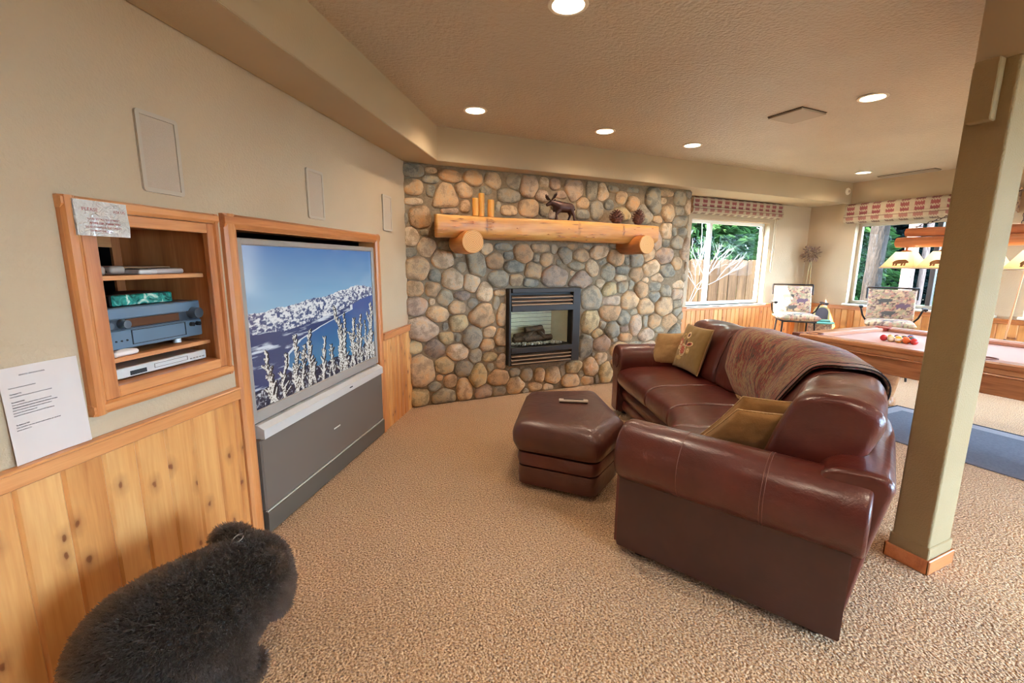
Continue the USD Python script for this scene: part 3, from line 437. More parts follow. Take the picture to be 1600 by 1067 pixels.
# body: cabinet behind, screen bezel, lower speaker panel
part(t, 'body', bx(1.972, 3.428, .03, .60, .02, 1.52, .006), 'tv_black', False)
def frame_y(x0, x1, z0, z1, bw, y0, y1, c=.004, bt=None, bb=None):
    bt = bt or bw; bb = bb or bw
    return cat(bx(x0, x0 + bw, y0, y1, z0, z1, c), bx(x1 - bw, x1, y0, y1, z0, z1, c), bx(x0 + bw * .8, x1 - bw * .8, y0 + .001, y1, z1 - bt, z1, c), bx(x0 + bw * .8, x1 - bw * .8, y0 + .001, y1, z0, z0 + bb, c))
part(t, 'bezel', frame_y(1.966, 3.434, .615, 1.552, .038, -.004, .05, .006, .034, .064), 'tv_grey', False)
W_, H_ = 520, 310
def picture():
    u, v = np.meshgrid(np.linspace(0, 1, W_), np.linspace(0, 1, H_), indexing='ij'); P = np.stack([u, v, 0 * u], -1)
    def n(sx, sy, s, o=4): return meshkit.fbm(P * A([sx, sy, 1]) + s * 7.3, o, s)
    L = lambda c: A(lin(c))
    c = L((84, 128, 184)) * np.clip(v[..., None] * 2 - 1, 0, 1) + L((150, 192, 216)) * (1 - np.clip(v[..., None] * 2 - 1, 0, 1)); c = np.where(v[..., None] > .72, c, c * 1.02)
    us = [0, .08, .2, .3, .42, .52, .6, .7, .8, .87, 1.0]
    top = np.interp(u, us, [.595, .61, .60, .615, .64, .64, .66, .675, .70, .69, .66]) + (n(14, 1, 3) - .5) * .055
    sho = np.interp(u, us, [.47, .47, .45, .46, .48, .49, .50, .53, .555, .575, .60])
    rid = n(60, 66, 5, 5); sn = np.clip((rid - .44 + .4 * (v - sho - .05)) * 7, 0, 1)
    mt = L((70, 84, 126)) * (1 - sn[..., None]) + L((232, 234, 236)) * sn[..., None]
    c = np.where((v < top)[..., None], mt, c)
    lake = L((60, 88, 152)) * np.clip((v - .12) / .4, 0, 1)[..., None] + L((66, 128, 168)) * (1 - np.clip((v - .12) / .4, 0, 1))[..., None]
    low = v < sho + (n(20, 3, 8) - .5) * .02; c = np.where(low[..., None], lake, c)
    edge = np.interp(v, [0, .12, .2, .28, .36, .42, .5], [.5, .3, .2, .21, .30, .46, .75])
    land = low & (u < edge + (n(5, 9, 9) - .5) * .05); st = np.clip((n(8, 40, 11, 5) - .55) * 9, 0, 1)
    c = np.where(land[..., None], L((56, 68, 112)) * (1 - st[..., None]) + L((214, 222, 234)) * st[..., None], c)
    rim = low & (np.abs(u - edge - (n(5, 9, 9) - .5) * .05) < .012); c = np.where(rim[..., None], L((216, 224, 232)), c)
    tips = [(.05, .10), (.12, .20), (.17, .16), (.24, .26), (.28, .22), (.33, .27), (.38, .17), (.44, .20), (.52, .18), (.58, .22), (.635, .46), (.67, .40), (.72, .33), (.77, .36), (.82, .34), (.86, .38), (.90, .40), (.95, .42), (.99, .47)]
    dk = (v < .13 + (n(9, 9, 30) - .5) * .14); br2 = np.clip((n(80, 60, 25, 4) - .55) * 8, 0, 1)
    c = np.where(dk[..., None], L((30, 38, 62)) * (1 - br2[..., None]) + L((206, 208, 214)) * br2[..., None], c)
    wt, bk = np.zeros(u.shape, bool), np.zeros(u.shape, bool); g2 = np.random.default_rng(3)
    def stroke(x0, y0, x1, y1, r0, r1):
        nonlocal wt, bk
        i0, i1 = max(0, int((min(x0, x1) - .02) * W_)), int((max(x0, x1) + .03) * W_) + 1; j0, j1 = max(0, int((min(y0, y1) - .03) * H_)), int((max(y0, y1) + .03) * H_) + 1
        U, V = u[i0:i1, j0:j1], v[i0:i1, j0:j1] * .6; Y0, Y1 = y0 * .6, y1 * .6; dx, dy = x1 - x0, Y1 - Y0; q = np.clip(((U - x0) * dx + (V - Y0) * dy) / (dx * dx + dy * dy + 1e-12), 0, 1)
        D = np.hypot(U - x0 - q * dx, V - Y0 - q * dy); R = r0 + (r1 - r0) * q; D2 = np.hypot(U - x0 - q * dx - .0045, V - Y0 - q * dy + .002)
        wt[i0:i1, j0:j1] |= D < R; bk[i0:i1, j0:j1] |= D2 < R + .0035
    def tree(x, h, r):
        nonlocal c, wt, bk
        wt[:], bk[:] = False, False; y, n_ = -.02, max(5, int(h * 26)); st_ = (h + .02) / n_
        for q in range(n_):
            x2 = x + g2.normal(0, .008); f = q / n_; stroke(x, y, x2, y + st_, r * 1.35 * (1 - .6 * f), r * 1.35 * (1 - .6 * (f + 1 / n_)))
            for e in range(3):
                if g2.random() < .95: a = g2.choice([-1, 1]) * g2.uniform(.2, 1.1); l = g2.uniform(.025, .07) * (1.1 - .7 * f); stroke(x2, y + st_, x2 + l * math.sin(a) * .7, y + st_ + l * math.cos(a), r * .75, r * .4)
            x, y = x2, y + st_
        sp = n(170, 110, 40, 2) > .60
        c = np.where((bk & ~wt)[..., None], L((26, 30, 40)), c); c = np.where((wt & ~sp)[..., None], L((232, 228, 220)), c); c = np.where((wt & sp)[..., None], L((92, 84, 78)), c)
    for x, h, r in ((.08, .20, .007), (.13, .33, .008), (.18, .27, .006), (.25, .38, .009), (.30, .30, .006), (.34, .40, .009), (.39, .26, .007), (.45, .31, .007), (.51, .20, .005), (.56, .24, .006), (.61, .40, .008), (.64, .53, .011), (.68, .46, .007), (.72, .30, .006), (.75, .40, .008), (.80, .34, .006), (.84, .42, .008), (.88, .36, .006), (.91, .46, .008), (.95, .42, .007), (.985, .50, .009)): tree(x, h, r)
    pos = np.stack([2.002 + u * (3.398 - 2.002), 0 * u + .008, .676 + v * (1.520 - .676)], -1)
    return grid(pos), c.reshape(-1, 3)
_g, _c = picture()
part(t, 'screen', cat(_g), 'picture', True, label='screen with a snowy mountain lake', col=_c)
part(t, 'panel_ledge', hull([(x, y, z) for x in (1.985, 3.42) for y, z in ((.03, .61), (-.01, .605), (-.045, .585), (-.045, .535), (.03, .525))]), 'tv_silver', False, label='silver ledge under the screen')
part(t, 'speaker_panel', bx(1.972, 3.428, -.03, .04, .135, .535, .008), 'tv_cloth', False, label='brown grey cloth speaker panel')
part(t, 'base_panel', hull([(x, y, z) for x in (1.972, 3.428) for y, z in ((.04, .012), (-.034, .012), (-.038, .125), (-.03, .132), (.04, .132))]), 'tv_base', False)
part(t, 'trim_line', bx(1.975, 3.425, -.0325, -.02, .130, .1365), 'tv_silver', False)
part(t, 'badge', bx(2.66, 2.74, -.033, -.028, .330, .339, .001), 'tv_silver', False, label='small silver badge'); part(t, 'lock', bx(2.87, 2.91, -.047, -.043, .558, .566), 'tv_black', False)

# ------------------------------------------------------------------ built-in shelf cabinet
c = thing('shelf_cabinet', 'honey wood cabinet recessed in the wall with two open shelves', 'cabinet', Lw(0), LROT)
I0, I1, IZ0, IZ1, DP = 1.290, 1.826, 1.000, 1.575, .46
part(c, 'side_panel', bx(I0 - .004, I0 + .012, 0, DP, IZ0 - .02, IZ1 + .02), 'cabinet_wood', False); part(c, 'side_panel', bx(I1 - .012, I1 + .003, 0, DP, IZ0 - .02, IZ1 + .02), 'cabinet_wood', False)
part(c, 'top_panel', bx(I0, I1, 0, DP, IZ1, IZ1 + .02), 'cabinet_wood', False); part(c, 'bottom_panel', bx(I0, I1, 0, DP, IZ0 - .018, IZ0), 'shelf_wood', False)
part(c, 'back_panel', bx(1.775, I1, DP, DP + .012, IZ0 - .02, IZ1 + .02), 'cabinet_wood', False)
part(c, 'back_panel', bx(I0, 1.775, DP + .2, DP + .212, IZ0 - .02, IZ1 + .02), 'black_plastic', False, label='dark cable opening'); part(c, 'back_rail', bx(I0, 1.775, DP, DP + .01, 1.497, IZ1 + .01), 'shelf_wood', False)
part(c, 'shelf', bx(I0 + .012, I1 - .012, .05, DP, 1.370, 1.387, .002), 'shelf_wood', False); part(c, 'shelf', bx(I0 + .012, I1 - .012, .05, DP, 1.070, 1.087, .002), 'shelf_wood', False)
for a, b, z0, z1, m in ((1.276, 1.326, .962, 1.602, 'trim_wood'), (1.790, 1.832, .962, 1.602, 'trim_wood'), (1.326, 1.790, 1.560, 1.602, 'trim_wood_x'), (1.326, 1.790, .962, 1.002, 'trim_wood_x')):
    part(c, 'face_frame', bx(a, b, -.014, .012, z0, z1, .003), m, False)
part(c, 'casing', mv(vert(casing(.722, .046, .028)), 1.270, 0, .922), 'trim_wood', False); part(c, 'casing', mv(vert(rot(casing(.722, .026, .024), 0)), 1.850, 0, .922), 'trim_wood', False)
part(c, 'casing', mv(casing(.626, .040, .026), 1.223, 0, 1.604), 'trim_wood_x', False); part(c, 'casing', mv(casing(.626, .040, .026), 1.223, 0, .922), 'trim_wood_x', False)
# things on the shelves
t = thing('receiver', 'blue grey stereo receiver with two knobs on the middle shelf', 'receiver', Lw(1.385, .075, 1.087), LROT)
part(t, 'body', bx(.0, .418, .03, .36, .018, .180, .004), 'receiver_dark', False)
part(t, 'front_panel', bx(-.004, .418, .0, .03, .136, .180, .004), 'receiver_blue', False); part(t, 'front_panel', bx(-.004, .418, .0, .03, .024, .097, .004), 'receiver_blue', False)
part(t, 'front_panel', bx(0, .418, .01, .03, .097, .136), 'receiver_dark', False)
part(t, 'display', bx(.078, .31, .004, .012, .102, .134, .002), 'display_brown', False, label='brown glass display')
part(t, 'knob', cyl((.378, .012, .128), (.378, -.03, .128), .026, .023, 24), 'knob_metal', 40, label='large volume knob'); part(t, 'knob', cyl((.062, .012, .118), (.062, -.02, .118), .017, .015, 20), 'knob_metal', 40); part(t, 'knob', cyl((.004, .012, .118), (.004, -.016, .118), .013, .012, 20), 'knob_metal', 40)
part(t, 'knob', cyl((.36, .002, .078), (.36, -.014, .078), .010, .009, 16), 'black_plastic', 40); part(t, 'knob', cyl((.392, .002, .078), (.392, -.014, .078), .010, .009, 16), 'black_plastic', 40)
part(t, 'door_flap', frame_y(.088, .33, .036, .092, .003, -.003, .002, 0), 'receiver_dark', False)
for k in range(4): part(t, 'button', cyl((.005 + .021 * k, .001, .056), (.005 + .021 * k, -.003, .056), .0035, n=10), 'black_plastic', False)
for k in (.04, .33): part(t, 'foot', cyl((k, .05, 0), (k, .05, .02), .016, n=16), 'dvd_silver', 40)
t = thing('cable_box', 'small dark box with a shiny green mirrored front on the receiver', 'box', Lw(1.443, .105, 1.267), LROT)
part(t, 'body', bx(0, .257, .008, .2, .0, .046, .005), 'black_plastic', False); part(t, 'front_panel', bx(0.002, .257, 0, .01, .003, .044, .004), 'glossy_teal', False, label='reflective green front')
t = thing('disc_player', 'slim silver disc player on the cabinet floor', 'disc player', Lw(1.362, .048, 1.0), LROT)
part(t, 'body', bx(.0, .416, .012, .30, .006, .044, .003), 'dvd_silver', False); part(t, 'front_panel', bx(-.002, .418, .0, .014, .008, .046, .003), 'dvd_silver', False)
part(t, 'display', bx(.062, .128, -.0015, .002, .014, .030), 'tv_black', False); part(t, 'disc_tray', frame_y(.162, .318, .019, .037, .0025, -.0015, .002, 0), 'tv_grey', False)
for k in range(5): part(t, 'button', bx(.33 + .016 * k, .340 + .016 * k, -.002, .002, .018, .023), 'tv_grey', False)
for k in (.03, .38): part(t, 'foot', cyl((k, .04, 0), (k, .04, .008), .012, n=12), 'black_plastic', 40)
solo('folded_cloth', (lambda m: (m.apply_transform(trimesh.transformations.rotation_matrix(LA, (0, 0, 1))), m.apply_translation(Lw(1.372, .052, 1.0875)), m)[2])(hull(np.vstack([A(p) + r * _ico for p, r in (((0.02, .012, .010), .010), ((.105, .02, .010), .010), ((.03, .05, .010), .010), ((.11, .04, .010), .010), ((.06, .03, .015), .012))]))), 'white_cloth', 'folded white cloth in front of the receiver on the middle shelf', 'cloth', 50)
t = thing('remote_control', 'light grey remote control lying at the right of the top shelf', 'remote control', Lw(1.63, .10, 1.387), LROT + 4)
part(t, 'body', rbx(0, .15, 0, .045, .0, .022, .009), 'remote_grey', 40); part(t, 'keypad', bx(.02, .13, .008, .037, .0215, .0235), 'remote_dark', False)
t = thing('remote_control', 'silver and dark remote control in the middle of the top shelf', 'remote control', Lw(1.535, .07, 1.387), LROT - 3)
part(t, 'body', rbx(0, .075, 0, .13, .0, .020, .008), 'tv_silver', 40); part(t, 'keypad', bx(.01, .065, .02, .11, .0195, .0215), 'remote_dark', False)
t = thing('game_controller', 'grey gadget with rounded ends at the left of the top shelf', 'gadget', Lw(1.365, .08, 1.387), LROT)
part(t, 'body', rbx(0, .055, 0, .08, .0, .034, .012), 'tv_grey', 40); part(t, 'grip', rbx(.07, .128, .0, .07, .004, .034, .012), 'tv_grey', 40); part(t, 'strap', bx(.05, .08, .02, .05, .008, .018, .002), 'black_plastic', False)
solo('cardboard_sleeve', (lambda m: (m.apply_transform(trimesh.transformations.rotation_matrix(LA, (0, 0, 1))), m.apply_translation(Lw(1.36, .16, 1.387)), m)[2])(bx(0, .40, 0, .2, .024, .030) + bx(0.02, .38, .02, .18, 0, .024)), 'brown_cardboard', 'flat brown cardboard sleeve across the top shelf', 'cardboard sleeve', False)

# ------------------------------------------------------------------ notices
def text_lines(lines, x, z, w=None):
    out = []
    for s, dx, dz, h, b in lines:
        m = meshkit.text_mesh(s, h, .0003, b); out.append(mv(m, x + dx, z - dz, 0))
    return cat(*out)
n = thing('notice', 'typed white instruction sheet standing on the cap rail', 'notice', Lw(1.005, -.002, .848), LROT)
part(n, 'sheet', loft([[(x0, -.012 + (.010 * v) + .004 * math.sin(PI * u), v * .288) for u in np.linspace(0, 1, 9) for x0 in [u * .207]] for v in np.linspace(0, 1, 7)], closed=False, cap=False), 'paper', True)
tx = [('REMOTE  INSTRUCTIONS', .05, .028, .0042, False), ('Turn on receiver power button', .018, .062, .0038, False), ('To watch TV:', .018, .080, .0038, True), ('Use Satellite TV remote for normal TV channels', .018, .088, .0038, False),
      ('To watch DVD:', .018, .104, .0038, True), ('Turn on Receiver, press video on front of unit', .018, .112, .0038, False), ('Television should now be on the set of input screen', .018, .120, .0038, True), ('Use TV remote to change press input button', .018, .128, .0038, False), ('receiver should display AV', .018, .136, .0038, False),
      ('Use the DVD remote for normal DVD functions', .018, .144, .0038, False), ('To listen to CD:', .018, .172, .0038, True), ('Use Satellite remote, press radio button on receiver', .018, .180, .0038, False), ('press button CD', .018, .188, .0038, False)]
for s, dx, dz, h, b in tx:
    tm = text_lines([(s, dx, dz, h * .92, b)], 0, .288); v = tm.vertices.copy(); u = np.clip(v[:, 0] / .207, 0, 1); tm.vertices = np.stack([v[:, 0], -.0126 + .010 * v[:, 1] / .288 + .004 * np.sin(PI * u) - v[:, 2], v[:, 1]], 1)
    part(n, 'text_line', tm, 'ink', False)
n = thing('notice', 'shiny laminated notice taped to the cabinet corner', 'notice', Lw(1.250, -.03, 1.521), LROT)
xs = np.linspace(0, .172, 24); zs = np.linspace(0, .113, 16)
P = A([[(x, -.004 - .006 * meshkit.noise(A([x * 40, z * 26, 1.5])) * math.sin(PI * min(1, z / .113 + .15)), z) for z in zs] for x in xs]); g = grid(P)
part(n, 'sheet', cat(g, bx(.0, .172, .0, .0008, 0, .113)), 'laminate', 45)
for q_ in [('PLEASE', .018, .034, .010, False), ('ASK US', .118, .034, .008, False), ('TURN OFF ALL EQUIPMENT', .03, .062, .0058, False), ('AFTER USE. THANK YOU', .036, .075, .0062, True), ('DO NOT UNPLUG THE CABLES', .022, .088, .0058, False), ('OR MOVE THE BOX', .036, .099, .0054, False)]:
    tm = text_lines([q_], 0, .113); v = tm.vertices.copy(); tm.vertices = np.stack([v[:, 0], -.0108 - v[:, 2], v[:, 1]], 1); part(n, 'text_line', tm, 'ink_red', False)

# ------------------------------------------------------------------ in-wall speakers
def speaker(s, label):
    t = thing('wall_speaker', label, 'speaker', Lw(s, 0, 1.698), LROT, 'in-wall speakers above the television')
    part(t, 'frame', (lambda r: upright(ext(r.difference(sbox(.016, .016, .162, .274)), .010), (0, 0, 0), (1, 0, 0)))(sbox(.014, .014, .164, .276).buffer(.014)), 'speaker_white', 30)
    part(t, 'grille', bx(.015, .163, -.007, -.001, .015, .275, .002), 'speaker_grille', False)
speaker(1.524, 'flush beige wall speaker above the shelf cabinet'); speaker(2.572, 'flush beige wall speaker above the middle of the television'); speaker(3.630, 'flush beige wall speaker nearest the stone chimney')

# ================================================================== FIREPLACE WALL THINGS
def rough_log(p, q, r, n=28, m=40, flat=None, amp=.05, seed=1):
    p, q = A(p, float), A(q, float); d = (q - p); L = np.linalg.norm(d); d /= L
    e = np.cross(d, [0, 0, 1]); e /= np.linalg.norm(e); f = np.cross(e, d); R = []
    for k in range(m):
        u = k / (m - 1); th = np.linspace(0, 2 * PI, n, endpoint=False)
        nz = meshkit.fbm(np.stack([np.cos(th) * 1.5, np.sin(th) * 1.5, np.full(n, u * L * 5 + seed)], 1), 3, seed) - .5
        rr = r * (1 + amp * 2 * nz) * (1 - .06 * (k in (0, m - 1)))
        R.append(p + d * L * u + np.outer(rr * np.cos(th), e) + np.outer(rr * np.sin(th), f))
    return loft(R)
t = thing('mantel_shelf', 'thick golden hewn half-log mantel on the stone wall', 'mantel', (0, 0, 0))
def mantel():
    R = []; n = 44
    prof = smooth_closed([(4.075, 1.685), (4.055, 1.72), (4.048, 1.80), (4.052, 1.855), (4.07, 1.868), (4.13, 1.873), (4.22, 1.874), (4.31, 1.872), (4.33, 1.78), (4.30, 1.69), (4.20, 1.665), (4.11, 1.668)], n)
    for u in np.linspace(0, 1, 70):
        x = 1.098 + u * (3.70 - 1.098); nz = meshkit.fbm(np.stack([np.full(n, x * 3.2), prof[:, 0] * 9, prof[:, 1] * 9], 1), 4, 5) - .5
        c = prof.mean(0); s = 1 - .03 * (u in (0.0, 1.0)); top = (prof[:, 1] > 1.855)
        q = c + (prof - c) * s; q = q + (prof - c) / .15 * (nz * .030)[:, None] * (~top)[:, None]
        R.append(np.stack([x + (q[:, 0] - 4.05) * (.30 * max(0, 1 - u * 25) - .2 * max(0, u * 25 - 24)), q[:, 0], q[:, 1] + .004 * math.sin(x * 3)], 1))
    return loft(R)
part(t, 'log', mantel(), 'mantel_wood', 50)
gz = []
for k in range(46):
    x, z, l = rng.uniform(1.15, 3.63), rng.uniform(1.70, 1.84), rng.uniform(.02, .075)
    gz.append(hull([(x - l, 4.050, z), (x + l, 4.050, z + rng.normal(0, .003)), (x, 4.041, z + .005), (x, 4.041, z - .005), (x - l, 4.07, z), (x + l, 4.07, z)]))
part(t, 'adze_mark', cat(*gz), 'log_wood', False, label='dark hewing marks across the mantel face', kind='stuff')
def stub(label, x, z, r):
    t = thing('support_log', label, 'log', (x, 3.915, z), group='peeled logs carrying the mantel')
    part(t, 'log', rough_log((0, .004, 0), (0, .42, 0), r, 26, 14, amp=.06, seed=int(x * 10)), 'log_wood', 45)
    part(t, 'end_face', cyl((0, -.004, 0), (0, .01, 0), r * .95, n=26), 'end_grain', False, label='sawn end with growth rings')
stub('round peeled log end holding up the left part of the mantel', 1.415, 1.625, .106); stub('round peeled log end holding up the right part of the mantel', 3.418, 1.648, .104)
def candle(x, y, r, h, label):
    t = thing('pillar_candle', label, 'candle', (x, y + .04, 1.874), group='yellow candles on the mantel')
    wx_ = part(t, 'wax', lathe([(r * .98, 0), (r, .004), (r, h - .006), (r * .93, h), (r * .75, h - .003), (r * .3, h - .012), (0.001, h - .013)], 28), 'candle_wax', 40); part(wx_, 'wick', cyl((0, 0, h - .014), (.001, 0, h + .004), .0018, n=6), 'wick', False)
candle(1.523, 4.10, .030, .163, 'short thick amber pillar candle at the left of the three'); candle(1.595, 4.13, .029, .215, 'tallest of the three amber pillar candles'); candle(1.688, 4.12, .032, .160, 'short amber pillar candle at the right of the three')
# moose
t = thing('moose_figurine', 'small dark bronze moose figurine with antlers on the mantel', 'figurine', (2.49, 4.14, 1.879), -4)
part(t, 'body', blob([((.07, 0, .125), .050, (-.05, 0, .130), .054), ((-.05, 0, .135), .054, (-.09, 0, .155), .040), ((-.09, 0, .155), .038, (-.14, 0, .170), .028), ((-.14, 0, .170), .026, (-.185, 0, .145), .017), ((-.09, 0, .13), .03, (-.11, 0, .09), .012),
    ((-.06, .022, .10), .024, (-.065, .026, .05), .011), ((-.065, .026, .05), .011, (-.075, .026, .006), .012), ((-.055, -.022, .10), .024, (-.095, -.026, .055), .011), ((-.095, -.026, .055), .011, (-.088, -.026, .006), .012),
    ((.075, .024, .11), .032, (.095, .028, .055), .013), ((.095, .028, .055), .012, (.075, .028, .006), .012), ((.07, -.024, .11), .032, (.105, -.028, .055), .013), ((.105, -.028, .055), .012, (.115, -.028, .006), .012), ((.115, 0, .14), .012, (.13, 0, .11), .008)], .010, 8), 'bronze', True)
for s in (-1, 1):
    pal = Polygon([(0, 0), (.03, .012), (.075, .02), (.10, .055), (.088, .05), (.085, .075), (.068, .052), (.058, .078), (.046, .05), (.03, .066), (.022, .035), (.0, .02)])
    a = rot(rot(ext(pal, .006), PI / 2 * .8, (1, 0, 0)), s * PI / 2 * 1.0 + (PI if s < 0 else 0) * 0, (0, 0, 1)); part(t, 'antler', mv(a, -.145, s * .012, .185), 'bronze', False)
    part(t, 'ear', mv(rot(hull([(0, 0, 0), (.012, 0, .004), (.004, s * .035, .014), (0, .0, .01)]), 0), -.12, s * .02, .185), 'bronze', False)
def cone(x, y, r, h, label):
    t = thing('pine_cone', label, 'pine cone', (x, y, 1.874), group='pine cones on the mantel')
    part(t, 'core', lathe([(.001, 0), (r * .5, .006), (r * .78, h * .3), (r * .55, h * .7), (.004, h)], 16), 'cone_brown', 40); sc = []
    for k in range(64):
        u = k / 63; z = .008 + u * (h - .016); a = k * 2.39996; rr = r * math.sin(PI * (.18 + .78 * u)) ** .7
        c, s = math.cos(a), math.sin(a); o = A([c, s, 0]); p = A([-s, c, 0]); b = A([0, 0, z]); w = .016 * (1.2 - .6 * u)
        sc.append(hull([b + o * rr * .4 + p * w * .5, b + o * rr * .4 - p * w * .5, b + o * rr + p * w + (0, 0, .010), b + o * rr - p * w + (0, 0, .010), b + o * rr * 1.04 + (0, 0, .016), b + o * rr * .5 + (0, 0, -.004)]))
    part(t, 'scale', cat(*sc), 'cone_brown', False, kind='stuff')
cone(3.165, 4.135, .085, .145, 'rounder open pine cone left of the other on the mantel'); cone(3.47, 4.14, .075, .165, 'taller pine cone near the right end of the mantel')

# fireplace insert
X0, X1, Z0, Z1 = FB; yf = 4.27
t = thing('fireplace_insert', 'black framed gas fireplace insert with brass louvers and ceramic logs', 'fireplace', (0, 0, 0))
part(t, 'frame', cat(bx(X0, X0 + .024, yf - .004, yf + .1, Z0, Z1, .004), bx(X1 - .10, X1, yf - .012, yf + .1, Z0, Z1, .006), bx(X0 + .03, X1 - .09, yf - .02, yf + .1, Z1 - .045, Z1, .004), bx(X0 + .03, X1 - .09, yf - .012, yf + .1, .928, .992, .004), bx(X0 + .03, X1 - .09, yf - .012, yf + .1, .478, .536, .004), bx(X0 + .03, X1 - .09, yf, yf + .1, Z0, Z0 + .012), bx(X0 + .03, X1 - .09, yf + .05, yf + .1, Z0, .478), bx(X0 + .03, X1 - .09, yf + .05, yf + .1, .992, Z1)), 'iron', False)
for z in (1.087, 1.047, 1.009, .452, .412, .372):
    part(t, 'louver', hull([(x, y, z + d) for x in (X0 + .032, X1 - .102) for y, d in ((yf + .03, .014), (yf - .006, -.004), (yf - .010, -.014), (yf + .03, -.008))]), 'louver', False, label='brass louver blade')
part(t, 'glass', bx(X0 + .03, X1 - .10, yf + .012, yf + .017, .536, .928), 'clear_glass', False)
fb_ = part(t, 'firebox', cat(bx(X0 + .02, X1 - .09, yf + .30, yf + .32, .47, .99), hull([(X0 + .02, yf + .1, .47), (X0 + .02, yf + .1, .99), (X0 + .12, yf + .3, .47), (X0 + .12, yf + .3, .99), (X0 + .01, yf + .1, .47), (X0 + .01, yf + .3, .99)]), hull([(X1 - .09, yf + .1, .47), (X1 - .09, yf + .1, .99), (X1 - .2, yf + .3, .47), (X1 - .2, yf + .3, .99), (X1 - .08, yf + .1, .47), (X1 - .08, yf + .3, .99)]), bx(X0, X1 - .08, yf + .09, yf + .32, .98, 1.0)), 'fire_brick', False, label='tan brick lining')
fl = []
for k in range(9): fl.append(bx(X0 + .03, X1 - .1, yf + .296, yf + .3, .55 + .045 * k, .553 + .045 * k))
part(fb_, 'brick_joint', cat(*fl), 'burnt_log', False, kind='stuff')
part(t, 'hearth_pan', bx(X0 + .02, X1 - .09, yf + .1, yf + .3, .47, .545), 'iron', False)
for (x0, y0, z0, x1, y1, z1, r) in ((2.06, .22, .60, 2.56, .30, .60, .036), (2.10, .34, .62, 2.48, .40, .66, .038), (2.18, .18, .60, 2.34, .36, .70, .028), (2.46, .18, .60, 2.38, .36, .69, .026), (2.22, .28, .70, 2.44, .32, .715, .030)):
    part(t, 'log', rough_log((x0, yf + y0 * .45 + .05, z0), (x1, yf + y1 * .45 + .05, z1), r, 14, 10, amp=.12, seed=int(x0 * 99)), 'burnt_log', 45, label='charred ceramic log')
em = [mv(trimesh.Trimesh(trimesh.creation.icosphere(1).vertices * rng.uniform(.010, .02), trimesh.creation.icosphere(1).faces, process=False), rng.uniform(2.03, 2.62), yf + rng.uniform(.05, .14), .55 + rng.uniform(0, .012)) for k in range(90)]
part(t, 'ember_bed', cat(*em), 'ember', True, label='pale ember chunks', kind='stuff')

# ================================================================== SOFA
SN = A([1.362, 1.631]); sa = math.radians(-64.66); a1 = A([math.cos(sa), math.sin(sa)]); u1 = A([-a1[1], a1[0]]); n1 = -a1
RS, LS1, LS2 = .80, .625, 1.176; LARC = RS * PI / 4; TEND = LS1 + LARC + LS2
def spath(t, d):
    if t < LS1: return SN + t * u1 + d * a1
    c = SN + LS1 * u1 + RS * n1; th = min((t - LS1) / RS, PI / 4)
    dd = math.sin(th) * u1 - math.cos(th) * n1; tt = math.cos(th) * u1 + math.sin(th) * n1
    return c + (RS + d) * dd + max(0, t - LS1 - LARC) * tt
def spt(t, d, z): return A([*spath(t, d), z])
def sweep(prof, t0, t1, n=24, r=.0, bulge=0.0, puff=0.0):
    """prof: closed (d, z) loop swept along the sofa's path from t0 to t1; r rounds the ends, bulge swells the middle."""
    prof = np.asarray(prof, float); c = prof.mean(0); ts = []; sc = []
    if r > 0:
        for a in np.linspace(0, PI / 2, 7)[:-1]: ts.append(t0 + r * (1 - math.sin(a))); sc.append(a)
        ts = ts[::-1]; ts = [t0 + r * (1 - math.cos(a)) for a in np.linspace(0, PI / 2, 7)]; ss = [math.sin(a) for a in np.linspace(0, PI / 2, 7)]
        mid = list(np.linspace(t0 + r, t1 - r, n))[1:-1]; T = ts + mid + [t1 - r * (1 - math.cos(a)) for a in np.linspace(PI / 2, 0, 7)]; S = ss + [1.0] * len(mid) + ss[::-1]
    else: T = list(np.linspace(t0, t1, n)); S = [1.0] * n
    R = []; dm = np.abs(prof - c).max(0)
    for t, s in zip(T, S):
        u = (t - t0) / (t1 - t0); q = prof.copy()
        if r > 0: q = c + (prof - c) * (1 - np.minimum(1, r / np.maximum(dm, 1e-6)) * (1 - s))
        k = 1 + bulge * (4 * u * (1 - u)) ** .5; q = c + (q - c) * k
        if puff: q[:, 1] += puff * (meshkit.noise(np.stack([np.full(len(q), t * 7), q[:, 0] * 9, q[:, 1] * 9], 1), 3) - .5)
        R.append(A([spt(t, d, z) for d, z in q]))
    return loft(R)
sf = thing('sofa', 'curved burgundy brown leather sectional sofa with rolled arms', 'sofa')
TA, TB = .17, TEND - .17
rail = smooth_closed([(.05, .05), (.03, .07), (.02, .16), (.03, .275), (.06, .29), (.5, .29), (.72, .29), (.74, .06), (.5, .05)], 36)
part(sf, 'seat_base', sweep([(.06, .045), (.04, .06), (.04, .285), (.72, .285), (.72, .045)], TA - .06, TB + .06, 40), 'leather_dark', 30)
band = lambda z0, z1, b: smooth_closed([(.055, z0), (.03, z0 + .008), (.03 - b, (z0 + z1) / 2), (.03, z1 - .008), (.055, z1), (.09, (z0 + z1) / 2)], 20)
for z0, z1, b in ((.05, .150, .012), (.158, .275, .022)): part(sf, 'front_rail', sweep(band(z0, z1, b), TA - .04, TB + .04, 44), 'leather', 40)
cush = smooth_closed([(.02, .295), (-.035, .33), (-.05, .385), (-.03, .45), (.03, .482), (.15, .495), (.32, .50), (.5, .492), (.62, .475), (.66, .40), (.64, .31), (.4, .292), (.2, .292)], 48)
for a, b in ((TA + .02, .725), (.729, 1.115), (1.119, 1.56), (1.564, TB - .01)): part(sf, 'seat_cushion', sweep(cush, a, b, 16, .022, .012, .012), 'leather', True)
